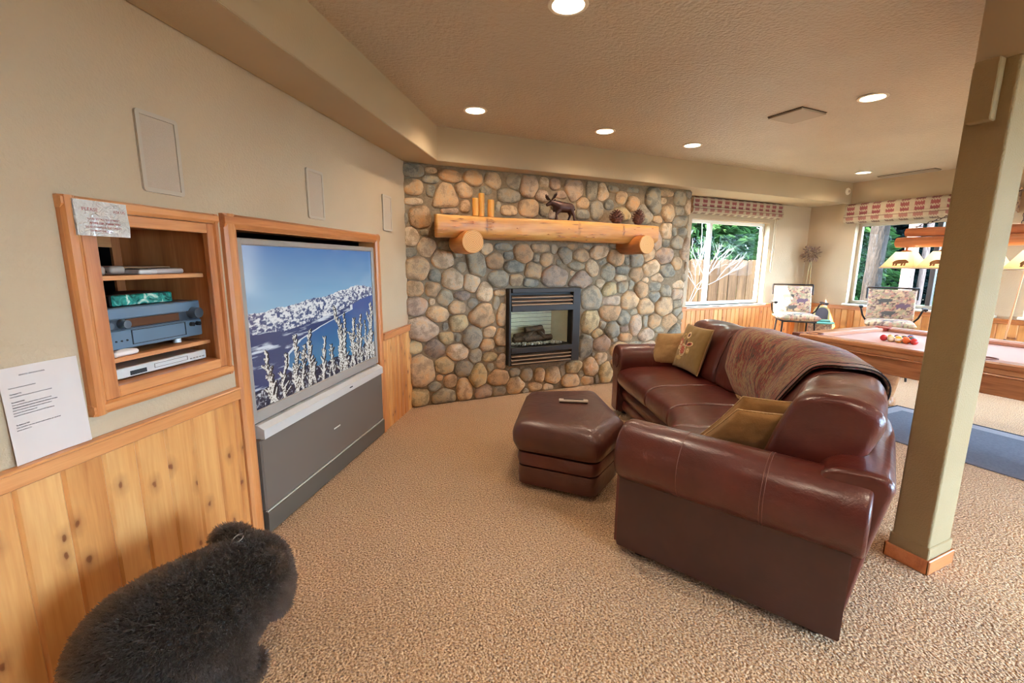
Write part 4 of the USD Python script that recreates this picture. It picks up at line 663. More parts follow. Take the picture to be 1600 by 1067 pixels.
bk = smooth_closed([(.74, .05), (.86, .05), (.90, .12), (.945, .40), (.985, .62), (.995, .68), (.97, .715), (.90, .722), (.80, .70), (.74, .60), (.72, .3)], 44)
part(sf, 'back_frame', sweep(bk, .02, TEND - .02, 60, .03), 'leather', True)
bc = smooth_closed([(.575, .485), (.535, .54), (.555, .66), (.60, .78), (.64, .87), (.68, .91), (.75, .93), (.85, .932), (.915, .91), (.945, .85), (.925, .76), (.88, .67), (.81, .57), (.74, .50), (.65, .475)], 56)
for a, b in ((.19, .71), (.714, 1.20), (1.204, 1.62), (1.624, TB - .02)): part(sf, 'back_cushion', sweep(bc, a, b, 18, .045, .02, .04), 'leather', True)
for tt in (.71, 1.20, 1.62):
    part(sf, 'piping', tube([spt(tt + .002, *(bc.mean(0) + (q - bc.mean(0)) * .955)) for q in bc[6:40:3]], .004, 6), 'seam', True)
def arm(o, sgn, label):
    """A rolled arm: profile across (u, z), u outward, swept from the front to the back."""
    U = sgn; g = []
    def P(u, d, z): return A([*(spath(o, d) + (spath(o + .01, 0) - spath(o, 0)) / .01 * u * U), z])
    def loftd(prof, ds, sc=None):
        prof = np.asarray(prof, float); c = prof.mean(0); R = []
        for k, d in enumerate(ds):
            s = 1 if sc is None else sc[k]; q = c + (prof - c) * s
            R.append(A([P(u, d, z) for u, z in q]))
        return loft(R)
    th = np.linspace(0, 2 * PI, 36, endpoint=False)
    circ = np.stack([.085 + .138 * np.cos(th), .530 + .156 * np.sin(th)], 1)
    ds = [-.035, -.032, -.02, -.005] + list(np.linspace(.02, .90, 18)) + [.925, .935, .94]; sc = [.86, .93, .98, .997] + [1] * 18 + [.99, .96, .9]
    ar_ = part(sf, 'arm_roll', loftd(circ, ds, sc), 'leather', True)
    pan = [(0, .045), (0, .46), (.02, .54), (.16, .54), (.165, .045)]
    part(sf, 'arm_panel', loftd(pan, [-.018, -.012, .3, .6, .90, .905], [.97, 1, 1, 1, 1, .98]), 'leather_dark', 30)
    # scroll front: a raised face with a spiral of piping
    fr = unary_union([Point(.085, .545).buffer(.116, 24), sbox(.012, .05, .150, .56)]); fr = fr.buffer(-.012).buffer(.012)
    m = ext(fr, .014); v = m.vertices; m.vertices = A([P(x, -.022 - z * 1.0, y) for x, y, z in v]); m.fix_normals(); part(sf, 'arm_front', m, 'leather', 30)
    sp = [P(.085 + (.09 - .012 * a) * math.cos(a * 1.0 + 3.9), -.038, .545 + (.09 - .011 * a) * math.sin(a + 3.9)) for a in np.linspace(0, 6.2, 30)]
    part(sf, 'piping', tube(sp, .004, 6), 'leather_dark', True)
    for d in (.27, .60, .612):
        part(ar_, 'stitching', tube([P(.085 + .1382 * math.cos(a), d, .530 + .1562 * math.sin(a)) for a in np.linspace(-.6, PI + .9, 26)], .0018, 6), 'seam', True)
arm(0.0, 1, ''); arm(TEND, -1, '')
for tt in (.08, .9, 1.5, TEND - .08):
    for d in (.08, .82): q = spath(tt, d); part(sf, 'foot', mv(lathe([(.03, 0), (.034, .012), (.034, .05)], 16), q[0], q[1], 0), 'gap_dark', 40)

# throw blanket over the back cushions
tv = np.linspace(0, 1, 60); k0 = 3
outer = bc.mean(0) + (bc - bc.mean(0)) * 1.075
vs = []
i0 = 2
loop = np.vstack([outer[i0:46]]); seg = np.r_[0, np.cumsum(np.linalg.norm(np.diff(loop, axis=0), axis=1))]; tot = seg[-1]
def throw_pt(u, v):
    s = v * tot; d, z = np.interp(s, seg, loop[:, 0]), np.interp(s, seg, loop[:, 1])
    t0 = np.interp(v, [0, .5, 1], [.93, .70, .74]); t1 = np.interp(v, [0, .15, .5, 1], [1.22, 1.46, 1.62, 1.60])
    t = t0 + (t1 - t0) * u; w = meshkit.noise(A([u * 6, v * 5, 2.0])) - .5
    return spt(t, d + w * .018 * (-1 if v < .5 else 1), z + w * .010)
nu, nv = 56, 70
P = A([[throw_pt(u, v) for v in np.linspace(.02, 1, nv)] for u in np.linspace(0, 1, nu)])
g = grid(P); nrm = g.vertex_normals.reshape(nu, nv, 3)
cen = A([spt(1.1, .75, .70)])
if np.mean(np.einsum('ijk,ijk->ij', nrm, P - cen)) < 0: nrm = -nrm
P2 = P + nrm * .010
def closed_sheet(Pa, Pb):
    n, m = Pa.shape[:2]; a, b = grid(Pa), grid(Pb); b.faces = b.faces[:, ::-1]; F = [b.faces + n * m, a.faces]
    idx = np.arange(n * m).reshape(n, m); rim = np.r_[idx[:, 0], idx[-1, 1:], idx[-2::-1, -1], idx[0, -2:0:-1]]; nx = np.roll(rim, -1)
    F.append(np.vstack([np.stack([rim, nx, nx + n * m], 1), np.stack([rim, nx + n * m, rim + n * m], 1)]))
    return trimesh.Trimesh(np.vstack([a.vertices, b.vertices]), np.vstack(F), process=False)
uu, vv = np.meshgrid(np.linspace(0, 1, nu), np.linspace(0, 1, nv), indexing='ij'); st = np.stack([uu, vv, 0 * uu], -1).reshape(-1, 3)[:, [1, 0, 2]]
th_ = thing('throw_blanket', 'woven red and tan patterned throw draped over the sofa back', 'blanket')
sh = closed_sheet(P2, P); sh.fix_normals(); tc_ = part(th_, 'cloth', sh, 'throw_weave', True, st=np.vstack([st, st]))
part(tc_, 'hem', tube([tuple(p) for p in (P2[0] + nrm[0] * .001)], .004, 6), 'gap_dark', True, label='dark bound edge'); part(tc_, 'hem', tube([tuple(p) for p in (P2[3] + nrm[3] * .0)], .003, 6), 'gap_dark', True, label='dark stripe along the edge')
fr = []
for k in range(0, nu, 1):
    for j in range(2):
        p = P2[k, 0] + (P2[min(k + 1, nu - 1), 0] - P2[k, 0]) * .5 * j; q = p + (P2[k, 0] - P2[k, 3]) * .5 + rng.normal(0, .004, 3); fr.append(cyl(p, q, .002, n=4))
part(th_, 'fringe', cat(*fr), 'suede_light', True, kind='stuff')

def pillow(name, label, BL, BR, TL, TR, th, mat_, color=None, n=40):
    """A knife-edge cushion between four corners; th is its half thickness."""
    BL, BR, TL, TR = (A(p, float) for p in (BL, BR, TL, TR)); N = np.cross(BR - BL, TL - BL); N /= np.linalg.norm(N)
    u, v = np.meshgrid(np.linspace(-1, 1, n), np.linspace(-1, 1, n), indexing='ij'); pin = .055
    uu_, vv_ = u * (1 - pin * (1 - v ** 2)), v * (1 - pin * (1 - u ** 2)); a, b = (uu_ + 1) / 2, (vv_ + 1) / 2
    P = (BL[None, None] * ((1 - a) * (1 - b))[..., None] + BR * (a * (1 - b))[..., None] + TL * ((1 - a) * b)[..., None] + TR * (a * b)[..., None])
    w = meshkit.fbm(np.stack([u * 2.2, v * 2.2, 0 * u + len(label)], -1), 3, 4) - .5
    h = th * ((1 - u ** 2) * (1 - v ** 2)) ** .42 * (1 + .35 * w)
    ms = closed_sheet(P + N * (h + .003)[..., None], P - N * (h + .003)[..., None]); ms.fix_normals()
    t = thing(name, label, 'cushion'); cv_ = part(t, 'cover', ms, mat_, True, col=None if color is None else np.vstack([color(u, v).reshape(-1, 3)] * 2))
    rim = [P[i, 0] for i in range(0, n, 2)] + [P[-1, i] for i in range(0, n, 2)] + [P[i, -1] for i in range(n - 1, -1, -2)] + [P[0, i] for i in range(n - 1, -1, -2)]
    part(cv_, 'piping', tube([tuple(p) for p in rim + rim[:1]], .0045, 6), 'suede_light', True); return t
def flowers(u, v):
    L = lambda c: A(lin(c)); c = np.ones(u.shape + (1,)) * L((150, 122, 70)); c = c * (.92 + .16 * meshkit.fbm(np.stack([u * 8, v * 8, 0 * u], -1), 3, 2))[..., None]
    def put(m, col):
        nonlocal c; c = np.where(m[..., None], L(col), c)
    def ring(x, y, rx, ry, an, cols):
        ca, s = math.cos(an), math.sin(an); X, Y = (u - x) * ca + (v - y) * s, -(u - x) * s + (v - y) * ca; r = np.hypot(X / rx, Y / ry); th = np.arctan2(Y, X)
        for rad, col, teeth in cols: put((r < rad) & ((np.sin(th * teeth) > -.2) if teeth else True), col)
    cr, rd, dk, gd = (236, 214, 170), (190, 74, 56), (92, 44, 34), (196, 164, 96)
    ring(-.36, -.18, .27, .30, 0, [(1, cr, 0), (.84, (132, 92, 56), 0), (.80, cr, 12), (.62, rd, 0), (.36, (222, 150, 120), 7), (.2, rd, 0)])
    ring(-.72, .12, .25, .27, 0, [(1, rd, 9), (.6, (214, 120, 84), 7), (.3, cr, 0)]); ring(-.74, -.10, .12, .10, .3, [(1, cr, 0), (.5, gd, 0)])
    ring(-.22, .56, .15, .16, 0, [(1, cr, 0), (.55, dk, 0)]); ring(.06, .16, .27, .11, .25, [(1, cr, 0), (.72, rd, 0), (.45, dk, 0)]); ring(.10, -.14, .15, .15, 0, [(1, gd, 0), (.62, cr, 0), (.3, gd, 0)])
    ring(-.50, -.56, .22, .11, 0, [(1, gd, 0), (.6, (206, 184, 120), 0)]); ring(-.56, .46, .16, .14, .6, [(1, gd, 0), (.6, (150, 122, 70), 0)]); ring(-.2, .2, .06, .14, .2, [(1, dk, 0)])
    return c
pillow('throw_pillow', 'olive tan cushion embroidered with red and cream flowers', spt(2.20, .46, .515), spt(1.77, .48, .515), spt(2.165, .565, .905), spt(1.74, .575, .91), .05, 'embroidered', flowers, 90)
pillow('throw_pillow', 'plain light tan cushion behind the flowered one at the far arm', spt(2.235, .25, .53), spt(2.16, .52, .53), spt(2.265, .33, .80), spt(2.20, .64, .82), .04, 'suede_light')
pillow('throw_pillow', 'tan suede cushion nearest the front rolled arm', spt(.315, .20, .535), spt(.40, .54, .53), spt(.275, .42, .785), spt(.37, .70, .79), .045, 'suede')
pillow('throw_pillow', 'tan suede cushion leaning behind its twin, further from the front arm', spt(.50, .20, .535), spt(.60, .52, .53), spt(.46, .40, .80), spt(.57, .70, .80), .045, 'suede')

# ------------------------------------------------------------------ ottoman
OT = Polygon([(1.165, 2.46), (1.525, 2.055), (1.86, 2.265), (2.085, 2.90), (1.575, 3.075)])
def round_poly(p, r): return p.buffer(-r).buffer(r, 12)
def prism(poly, levels, n=96):
    """Stack of outlines: (offset, z) pairs."""
    R = []
    for off, z in levels:
        q = poly.buffer(off, 12) if off >= 0 else poly.buffer(off, 12); L = q.exterior.length; c = A(poly.centroid.coords[0])
        pts = A([q.exterior.interpolate(L * k / 400).coords[0] for k in range(400)]); an = np.arctan2(pts[:, 1] - c[1], pts[:, 0] - c[0]); o = np.argsort(an); an, pts = an[o], pts[o]
        g = np.linspace(-PI, PI, n, endpoint=False); R.append(np.stack([np.interp(g, an, pts[:, 0], period=2 * PI), np.interp(g, an, pts[:, 1], period=2 * PI), np.full(n, z)], 1))
    return loft(R)
b0 = round_poly(OT.buffer(-.022), .05)
ot = thing('ottoman', 'five sided brown leather ottoman with a puffed top', 'ottoman')
part(ot, 'base', prism(b0, [(-.02, .02), (.0, .03), (.006, .10), (.0, .148), (-.008, .152)]), 'ottoman_leather', 40)
part(ot, 'band', prism(b0, [(-.01, .155), (.002, .160), (.012, .20), (.004, .242), (-.006, .247)]), 'leather', 40)
part(ot, 'cushion', prism(b0, [(-.01, .250), (.018, .262), (.042, .31), (.046, .36), (.034, .405), (.0, .437), (-.05, .452), (-.12, .460), (-.2, .463)]), 'ottoman_leather', True)
part(ot, 'gap', prism(b0, [(-.02, .14), (-.02, .258)]), 'gap_dark', 30)
for x, y in ((1.34, 2.46), (1.55, 2.19), (1.80, 2.36), (1.98, 2.84), (1.60, 2.95)): part(ot, 'foot', mv(lathe([(.03, 0), (.035, .01), (.035, .035)], 14), x, y, 0), 'gap_dark', 40)
t = thing('remote_control', 'pale grey remote control lying on the ottoman', 'remote control', (1.70, 2.615, .463), -31)
part(t, 'body', rbx(-.105, .105, -.022, .022, 0, .022, .010), 'remote_grey', True); part(t, 'underside', rbx(-.1, .1, -.024, .022, -.002, .012, .006), 'remote_dark', True); part(t, 'keypad', bx(-.07, .07, -.014, .014, .0215, .0232, .001), 'remote_dark', False)

# ------------------------------------------------------------------ plush bear
BS = 1.08; BH = math.radians(56.978 - 18); bp = Lw(1.34, 1.155 - DL) - A([math.cos(BH), math.sin(BH), 0]) * .37 * BS
br = thing('plush_bear', 'big dark brown plush toy bear standing on the carpet by the wainscot', 'plush bear', bp, math.degrees(BH))
BB = [((0.065, 0, 0.245), 0.180, (0.13, 0, 0.25), 0.180), ((0.13, 0, 0.245), 0.180, (0.22, 0, 0.255), 0.168), ((0.22, 0, 0.262), 0.160, (0.345, 0, 0.282), 0.132), ((0.345, 0, 0.27), 0.128, (0.40, 0, 0.20), 0.09), ((0.40, 0, 0.20), 0.085, (0.425, 0, 0.14), 0.058),
      ((0.18, -0.09, 0.2), 0.085, (0.215, -0.10, 0.06), 0.056), ((0.215, -0.10, 0.06), 0.053, (0.265, -0.10, 0.05), 0.043), ((0.18, 0.09, 0.2), 0.085, (0.215, 0.10, 0.06), 0.056), ((0.215, 0.10, 0.06), 0.053, (0.265, 0.10, 0.05), 0.043),
      ((0.05, -0.09, 0.2), 0.09, (0.02, -0.11, 0.065), 0.06), ((0.02, -0.11, 0.06), 0.056, (0.06, -0.115, 0.05), 0.046), ((0.05, 0.09, 0.2), 0.09, (0.02, 0.11, 0.065), 0.06), ((0.02, 0.11, 0.06), 0.056, (0.06, 0.115, 0.05), 0.046),
      ((0.36, 0.05, 0.38), 0.042, (0.345, 0.092, 0.392), 0.040), ((0.345, 0.092, 0.392), 0.040, (0.38, 0.09, 0.375), 0.040), ((0.35, -0.085, 0.358), 0.038, (0.36, -0.105, 0.355), 0.036)]
bm = blob([(A(p) * BS, r * BS, A(q) * BS, w * BS) for p, r, q, w in BB], .018, 16)
nz = meshkit.fbm(bm.vertices * 60, 2, 3) - .5; bm.vertices = bm.vertices + bm.vertex_normals * (nz * .010)[:, None]; bm.vertices[:, 2] = np.maximum(bm.vertices[:, 2], .002)
part(br, 'body', bm, 'fur_skin', True)
pts, fid = trimesh.sample.sample_surface(bm, 60000, seed=4); nn = bm.face_normals[fid]
cv, wd = [], []
comb = A([-.75, 0, -.25])
r3 = rng.normal(0, .35, (len(pts), 3))
for k, (p, n_) in enumerate(zip(pts, nn)):
    if p[2] < .02: continue
    d = n_ * .55 + comb * .45 + r3[k] * .8; d = d - n_ * min(0, d @ n_ - .25); l = .020 + .008 * ((k * 7919) % 100) / 100
    d = d / np.linalg.norm(d); cv.append([p - n_ * .002, p + d * l * .5 + n_ * .002, p + d * l])
cv = A(cv); cp_ = _num(br, 'fur'); bc_ = UsdGeom.BasisCurves.Define(stage, cp_)
bc_.CreateTypeAttr('linear'); bc_.CreatePointsAttr(Vt.Vec3fArray.FromNumpy(cv.reshape(-1, 3).astype(np.float32))); bc_.CreateCurveVertexCountsAttr(Vt.IntArray.FromNumpy(np.full(len(cv), 3, np.int32)))
bc_.CreateWidthsAttr(Vt.FloatArray.FromNumpy(np.tile([.0026, .0020, .0006], len(cv)).astype(np.float32))); bc_.SetWidthsInterpolation('vertex')
UsdShade.MaterialBindingAPI.Apply(bc_.GetPrim()).Bind(M['fur']); keys(bc_.GetPrim(), None, None, None, 'stuff')
part(br, 'collar_ring', tube([(.36 + .017 * math.cos(a), .005 + .017 * math.sin(a), (.466 + .006 * math.cos(a))) for a in np.linspace(0, 5.6, 20)], .0024, 6), 'steel', True, label='small metal ring')
for s in (-1, 1): part(br, 'eye', mv(trimesh.Trimesh(_ico * .012, trimesh.creation.icosphere(2).faces, process=False), .485, s * .055, .27), 'black_plastic', True)
part(br, 'nose', mv(trimesh.Trimesh(_ico * A([.016, .022, .014]), trimesh.creation.icosphere(2).faces, process=False), .518, 0, .15), 'black_plastic', True)

# ================================================================== POOL TABLE AND ITS LAMP
px0, px1, py1, py0 = 4.285, 5.70, 2.765, .10
t = thing('pool_table', 'oak pool table with salmon felt seen behind the column', 'pool table')
ZT = .80
def railm(x0, x1, y0, y1): return bx(x0, x1, y0, y1, ZT - .045, ZT, .010)
part(t, 'rail', railm(px0, px0 + .13, py0, py1), 'pool_wood', False); part(t, 'rail', railm(px1 - .13, px1, py0, py1), 'pool_wood', False)
part(t, 'rail', railm(px0 + .13, px1 - .13, py1 - .13, py1), 'pool_wood_x', False); part(t, 'rail', railm(px0 + .13, px1 - .13, py0, py0 + .13), 'pool_wood_x', False)
for i, (o, z0, z1) in enumerate(((.012, ZT - .085, ZT - .045), (-.004, ZT - .10, ZT - .085), (.022, ZT - .235, ZT - .10))):
    f = cat(bx(px0 + o, px0 + o + .05, py0 + o, py1 - o, z0, z1, .006), bx(px1 - o - .05, px1 - o, py0 + o, py1 - o, z0, z1, .006)); g2 = cat(bx(px0 + o + .05, px1 - o - .05, py1 - o - .05, py1 - o, z0, z1, .006), bx(px0 + o + .05, px1 - o - .05, py0 + o, py0 + o + .05, z0, z1, .006))
    part(t, 'apron', f, 'pool_wood', False); part(t, 'apron', g2, 'pool_wood_x', False)
part(t, 'bed', bx(px0 + .12, px1 - .12, py0 + .12, py1 - .12, ZT - .08, ZT - .035), 'felt', False, label='salmon pink felt bed')
for a in ((px0 + .13, px0 + .17, py0 + .2, py1 - .2), (px1 - .17, px1 - .13, py0 + .2, py1 - .2), (px0 + .2, px1 - .2, py1 - .17, py1 - .13), (px0 + .2, px1 - .2, py0 + .13, py0 + .17)):
    part(t, 'felt_bumper', bx(*a, ZT - .036, ZT - .002, .008), 'felt', False)
for x in (px0 + .13, px1 - .13):
    for y, r in ((py1 - .13, .062), ((py0 + py1) / 2, .055), (py0 + .13, .062)):
        part(t, 'pocket', mv(lathe([(r * .7, ZT - .14), (r * .75, ZT - .03), (r, ZT + .004), (r * 1.15, ZT + .006), (r * 1.18, ZT - .004)], 20, False), x, y, 0), 'red_leather' if (x > 5 and y > 2) else 'pocket_leather', 40)
part(t, 'corner_cap', rbx(px0 - .006, px0 + .07, py1 - .07, py1 + .006, ZT - .06, ZT + .004, .012), 'pocket_leather', 40, label='dark leather corner cap')
for x in (px0 + .17, px1 - .17):
    for y in (py1 - .28, py0 + .28): part(t, 'leg', mv(lathe([(.07, 0 if y > 2.4 else .0115), (.075, .05), (.05, .09), (.062, .16), (.085, .32), (.088, .44), (.07, .5), (.09, .53), (.09, .58)], 24), x, y, 0), 'pool_wood', 40)
BN = ['red', 'yellow', 'gold', 'orange', 'crimson', 'navy', 'purple', 'black', 'green', 'cream']
k = 0
for rw in range(5):
    for j in range(5 - rw):
        x = 4.82 + rw * .0496; y = 2.262 - (j + rw * .5) * .0573
        ci = [0, 1, 2, 3, 4, 2, 1, 3, 5, 6, 7, 8, 9, 0, 5][k]; cname = BN[ci]
        wh = ['first', 'second', 'third', 'fourth', 'fifth'][j] + ' from left in ' + ['the front', 'the second', 'the third', 'the fourth', 'the last'][rw] + ' row of the rack'
        b = thing('billiard_ball', '%s ball %s' % (cname, wh), 'billiard ball', (x, y, ZT - .035 + .0286), 20 * k, 'racked billiard balls on the pink felt')
        bl_ = part(b, 'ball', trimesh.Trimesh(trimesh.creation.icosphere(3).vertices * .0286, trimesh.creation.icosphere(3).faces, process=False), 'ball_colour_%d' % ci, True)
        if ci in (1, 2): part(bl_, 'stripe', lathe([(.0288 * math.cos(a), .0288 * math.sin(a)) for a in np.linspace(-.42, .42, 7)], 24, False), 'ball_colour_9', True)
        k += 1
# hanging lamp
LX = 4.98
t = thing('pool_lamp', 'log pool table lamp with glowing bear silhouette shades', 'lamp')
part(t, 'log', rough_log((LX, 2.35, 1.655), (LX, 1.22, 1.655), .046, 18, 30, amp=.05, seed=3), 'lamp_log', 50, label='lower peeled log'); part(t, 'log', rough_log((LX, 2.29, 1.742), (LX, 1.28, 1.730), .038, 18, 30, amp=.15, seed=8), 'lamp_log', 50, label='upper thinner log')
def bear_poly():
    return unary_union([Polygon(smooth_closed([(-.052, .012), (-.05, .032), (-.03, .046), (0, .05), (.028, .052), (.045, .044), (.062, .030), (.06, .020), (.04, .018), (.0, .012)], 40))] + [sbox(a, -.008, a + .014, .025) for a in (-.05, -.03, .012, .032)])
bear_m = ext(bear_poly(), .002)
for i in range(4):
    yc = 2.265 - .27 * i; hb, ht, wb, wt, z0, z1 = .134, .062, .125, .05, 1.428, 1.572
    def ring(a, b, z): return [(LX - b, yc + a, z), (LX + b, yc + a, z), (LX + b, yc - a, z), (LX - b, yc - a, z)]
    B, T = ring(hb, wb, z0), ring(ht, wt, z1); nm = 14; pan = []
    s = part(t, 'shade', loft([[tuple(A(B[q]) * (1 - u) + A(T[q]) * u) for q in range(4)] for u in np.linspace(0, 1, 12)], True, False), 'shade_glass', False, label='lit amber glass shade',
             col=np.repeat(A([A(lin((254, 242, 210))) * u + A(lin((242, 190, 126))) * (1 - u) for u in np.linspace(0, 1, 12) ** .7]), 4, 0))
    part(s, 'rim', cat(*[cyl(B[q], B[(q + 1) % 4], .006, n=8) for q in range(4)]), 'trim_white', True)
    sl = A([wb - wt, 0, z1 - z0]); sl /= np.linalg.norm(sl); m = upright(bear_m, A([LX - wb - .003, yc - .01, z0]) + sl * .030, (0, -1, 0), sl); m.vertices -= np.cross((0, -1, 0), sl) * .0
    part(s, 'bear_motif', m, 'motif_brown', False, label='brown walking bear cut-out')
    part(t, 'socket_cap', cat(cyl((LX, yc, z1 - .006), (LX, yc, z1 + .012), .05, .03, 20), cyl((LX, yc, z1), (LX, yc, 1.62), .010, n=10)), 'trim_wood', 40)
    b = UsdLux.SphereLight.Define(stage, s.rsplit('/', 1)[0] + '/bulb' + ('' if i == 0 else '_%03d' % i)); b.CreateRadiusAttr(.025); b.CreateIntensityAttr(20.0); b.CreateColorAttr(Gf.Vec3f(1, .8, .55)); b.AddTranslateOp().Set(Gf.Vec3d(LX, yc, 1.475))
def chain(p, q, n):
    p, q = A(p, float), A(q, float); d = (q - p) / n; e = np.cross(d, [0, 0, 1]); e = e / np.linalg.norm(e) if np.linalg.norm(e) > 1e-6 else A([1.0, 0, 0]); f = np.cross(d, e); f /= np.linalg.norm(f); L = np.linalg.norm(d); out = []
    for i in range(n):
        c = p + d * (i + .5); w = e if i % 2 else f; out.append(tube([tuple(c + d / L * L * .68 * math.cos(a) + w * .009 * math.sin(a)) for a in np.linspace(0, 2 * PI, 11)], .0022, 5))
    return cat(*out)
part(t, 'chain', chain((LX, 1.56, 1.765), (LX, 1.56, 2.62), 30), 'bronze', True); part(t, 'chain', chain((LX, 2.25, 1.775), (LX, 1.60, 2.02), 24), 'bronze', True); part(t, 'canopy', mv(lathe([(.005, 0), (.05, .004), (.055, .016)], 24), LX, 1.56, 2.616), 'bronze', 40)

# rug
r = thing('area_rug', 'blue grey rug with dark border line under the pool table', 'rug')
part(r, 'field', bx(4.40, 5.40, -.2, 2.28, .0, .010, .003), 'rug_blue', False)
part(r, 'border', cat(bx(5.40, 5.53, -.2, 2.38, 0, .0095, .002), bx(4.40, 5.40, 2.28, 2.38, 0, .0095, .002)), 'rug_edge', False); part(r, 'edging', cat(bx(5.53, 5.56, -.2, 2.40, 0, .011, .002), bx(4.40, 5.53, 2.38, 2.40, 0, .011, .002)), 'rug_line', False)

# ================================================================== GAME CHAIRS, SIDE TABLE, CORNER
def fabric_col(u, v, seed):
    L = lambda c: A(lin(c)); base = L((196, 164, 128)); c = np.ones(u.shape + (1,)) * base
    for s, col, thr, sc in ((1, (182, 128, 106), .56, 7), (2, (164, 132, 118), .58, 7), (3, (112, 86, 76), .62, 11), (4, (160, 146, 112), .62, 9)):
        m = meshkit.fbm(np.stack([u * sc, v * sc, 0 * u + s * 3 + seed], -1), 3, s) > thr; c = np.where(m[..., None], L(col), c)
    for x, y in ((-.3, .25), (.45, -.05), (-.1, -.55)):
        b = (((u - x) / .28) ** 2 + ((v - y) / .13) ** 2 < 1) | (((u - x - .24) / .11) ** 2 + ((v - y - .05) / .10) ** 2 < 1) | ((np.abs(np.abs(u - x) - .16) < .05) & (v < y) & (v > y - .24)); c = np.where(b[..., None], L((112, 86, 98) if x > 0 else (86, 82, 76)), c)
    return c
def pad(c, ex, ey, hw, hh, th, n=30, seed=0):
    """A puffed rectangular pad: closed sheet with colours."""
    c, ex, ey = A(c, float), A(ex, float), A(ey, float); N = np.cross(ex, ey); u, v = np.meshgrid(np.linspace(-1, 1, n), np.linspace(-1, 1, n), indexing='ij')
    h = th * (1 - np.abs(u) ** 5) ** .5 * (1 - np.abs(v) ** 5) ** .5 + .004; P = c + ex * (u * hw)[..., None] + ey * (v * hh)[..., None]
    m = closed_sheet(P + N * h[..., None], P - N * h[..., None]); m.fix_normals(); return m, np.vstack([fabric_col(u, v, seed).reshape(-1, 3)] * 2)
def game_chair(label, loc, rt, seed):
    t = thing('game_chair', label, 'chair', loc, rt)        # faces local -y
    m, c = pad((0, -.02, .70), (1, 0, 0), (0, 1, 0), .255, .25, .05, 36, seed); part(t, 'seat', m, 'print_cloth', True, col=c)
    ey = A([0, .16, .987]); m, c = pad((0, .235, .925), (1, 0, 0), ey, .25, .205, .035, 44, seed); part(t, 'backrest', m, 'print_cloth', True, col=c)
    part(t, 'top_rail', tube([(-.265, .262, 1.0), (-.265, .278, 1.15), (.265, .278, 1.15), (.265, .262, 1.0)], .011, 8), 'chair_metal', 40)
    for s in (-1, 1):
        part(t, 'armrest', tube([(s * .24, .20, .70), (s * .285, .10, .78), (s * .31, .06, .875), (s * .315, -.02, .90), (s * .315, -.20, .90)], .011, 8), 'chair_metal', 40); part(t, 'arm_pad', rbx(s * .315 - .022, s * .315 + .022, -.21, .03, .90, .925, .010), 'chair_metal', 40)
        for y in (-.22, .2): part(t, 'leg', tube([(s * .2, y * .8, .655), (s * .215, y * .95, .3), (s * .235, y * 1.05, 0)], .012, 8), 'chair_metal', 40)
    part(t, 'seat_frame', bx(-.22, .22, -.22, .2, .635, .655, .006), 'chair_metal', False)
    part(t, 'footrest', tube([(.215, -.21, .3), (-.215, -.21, .3), (-.215, .19, .3), (.215, .19, .3), (.215, -.21, .3)], .009, 8), 'chair_metal', 40)
game_chair('bear print upholstered game chair in the corner by the small window', (6.52, 4.20, 0), -42, 0)
game_chair('bear print upholstered game chair in front of the wide forest window', (6.93, 3.22, 0), -62, 5)
t = thing('side_table', 'small wicker side table beside the corner game chair', 'table', (7.10, 4.18, 0), 20)
part(t, 'table_top', mv(lathe([(.001, .575), (.17, .575), (.18, .582), (.18, .594), (.17, .60), (.001, .60)], 28), 0, 0, 0), 'ornament_teal', 40)
part(t, 'basket', lathe([(.12, .40), (.15, .42), (.155, .50), (.15, .576)], 24), 'chair_fabric', 40)
for k in range(3): part(t, 'leg', cyl((.10 * math.cos(k * 2.1), .10 * math.sin(k * 2.1), .41), (.15 * math.cos(k * 2.1), .15 * math.sin(k * 2.1), 0), .013, n=10), 'chair_metal', 40)
t = thing('arched_ornament', 'arched dark grey ornament on a teal base on the side table', 'ornament', (7.10, 4.18, .60), -50)
part(t, 'base', bx(-.12, .12, -.07, .07, 0, .035, .01), 'ornament_teal', False)
arch = unary_union([sbox(-.085, 0, .085, .10), Point(0, .10).buffer(.085, 20)]); part(t, 'arch', upright(mv(ext(arch, .05), 0, 0, -.025), (0, 0, .035), (1, 0, 0)), 'ornament_dark', 30)
part(t, 'arch_rim', upright(mv(ext(arch.buffer(.018).difference(arch.buffer(-.004)).intersection(sbox(-1, 0, 1, 1)), .06), 0, 0, -.03), (0, 0, .035), (1, 0, 0)), 'ornament_gold', 30)
t = thing('dried_bouquet', 'dried flower bunch on tall pale stems in the room corner', 'dried flowers', (7.27, 4.55, 0))
part(t, 'stem', tube([(-.05, .03, .0), (-.03, .03, .8), (.0, .0, 1.55)], .008, 8), 'dried_stem', 40); part(t, 'stem', tube([(.02, -.03, .0), (.02, -.03, .8), (.01, -.01, 1.55)], .008, 8), 'dried_stem', 40)
pet = []
for k in range(200):
    d = rng.normal(0, 1, 3); d /= np.linalg.norm(d); p = A([-.0, -.0, 1.62]) + d * A([.10, .12, .115]) * rng.uniform(.4, 1) ; e = rng.normal(0, 1, 3); e /= np.linalg.norm(e); f = np.cross(d, e); pet.append(hull([p, p + d * .03 + e * .014, p + d * .03 - e * .014, p + d * .045, p + d * .02 + f * .008]))
part(t, 'flower', cat(*pet), 'dried_flower', False, kind='stuff')
t = thing('pool_cue', 'wooden pool cue leaning against the window wall', 'cue', (0, 0, 0))
part(t, 'shaft', cyl((7.36, 2.215, 1.50), (7.33, 2.255, .62), .0065, .011, 12), 'cue_wood', 40); part(t, 'grip', cyl((7.33, 2.255, .62), (7.315, 2.285, .0), .012, .015, 12), 'cue_black', 40)

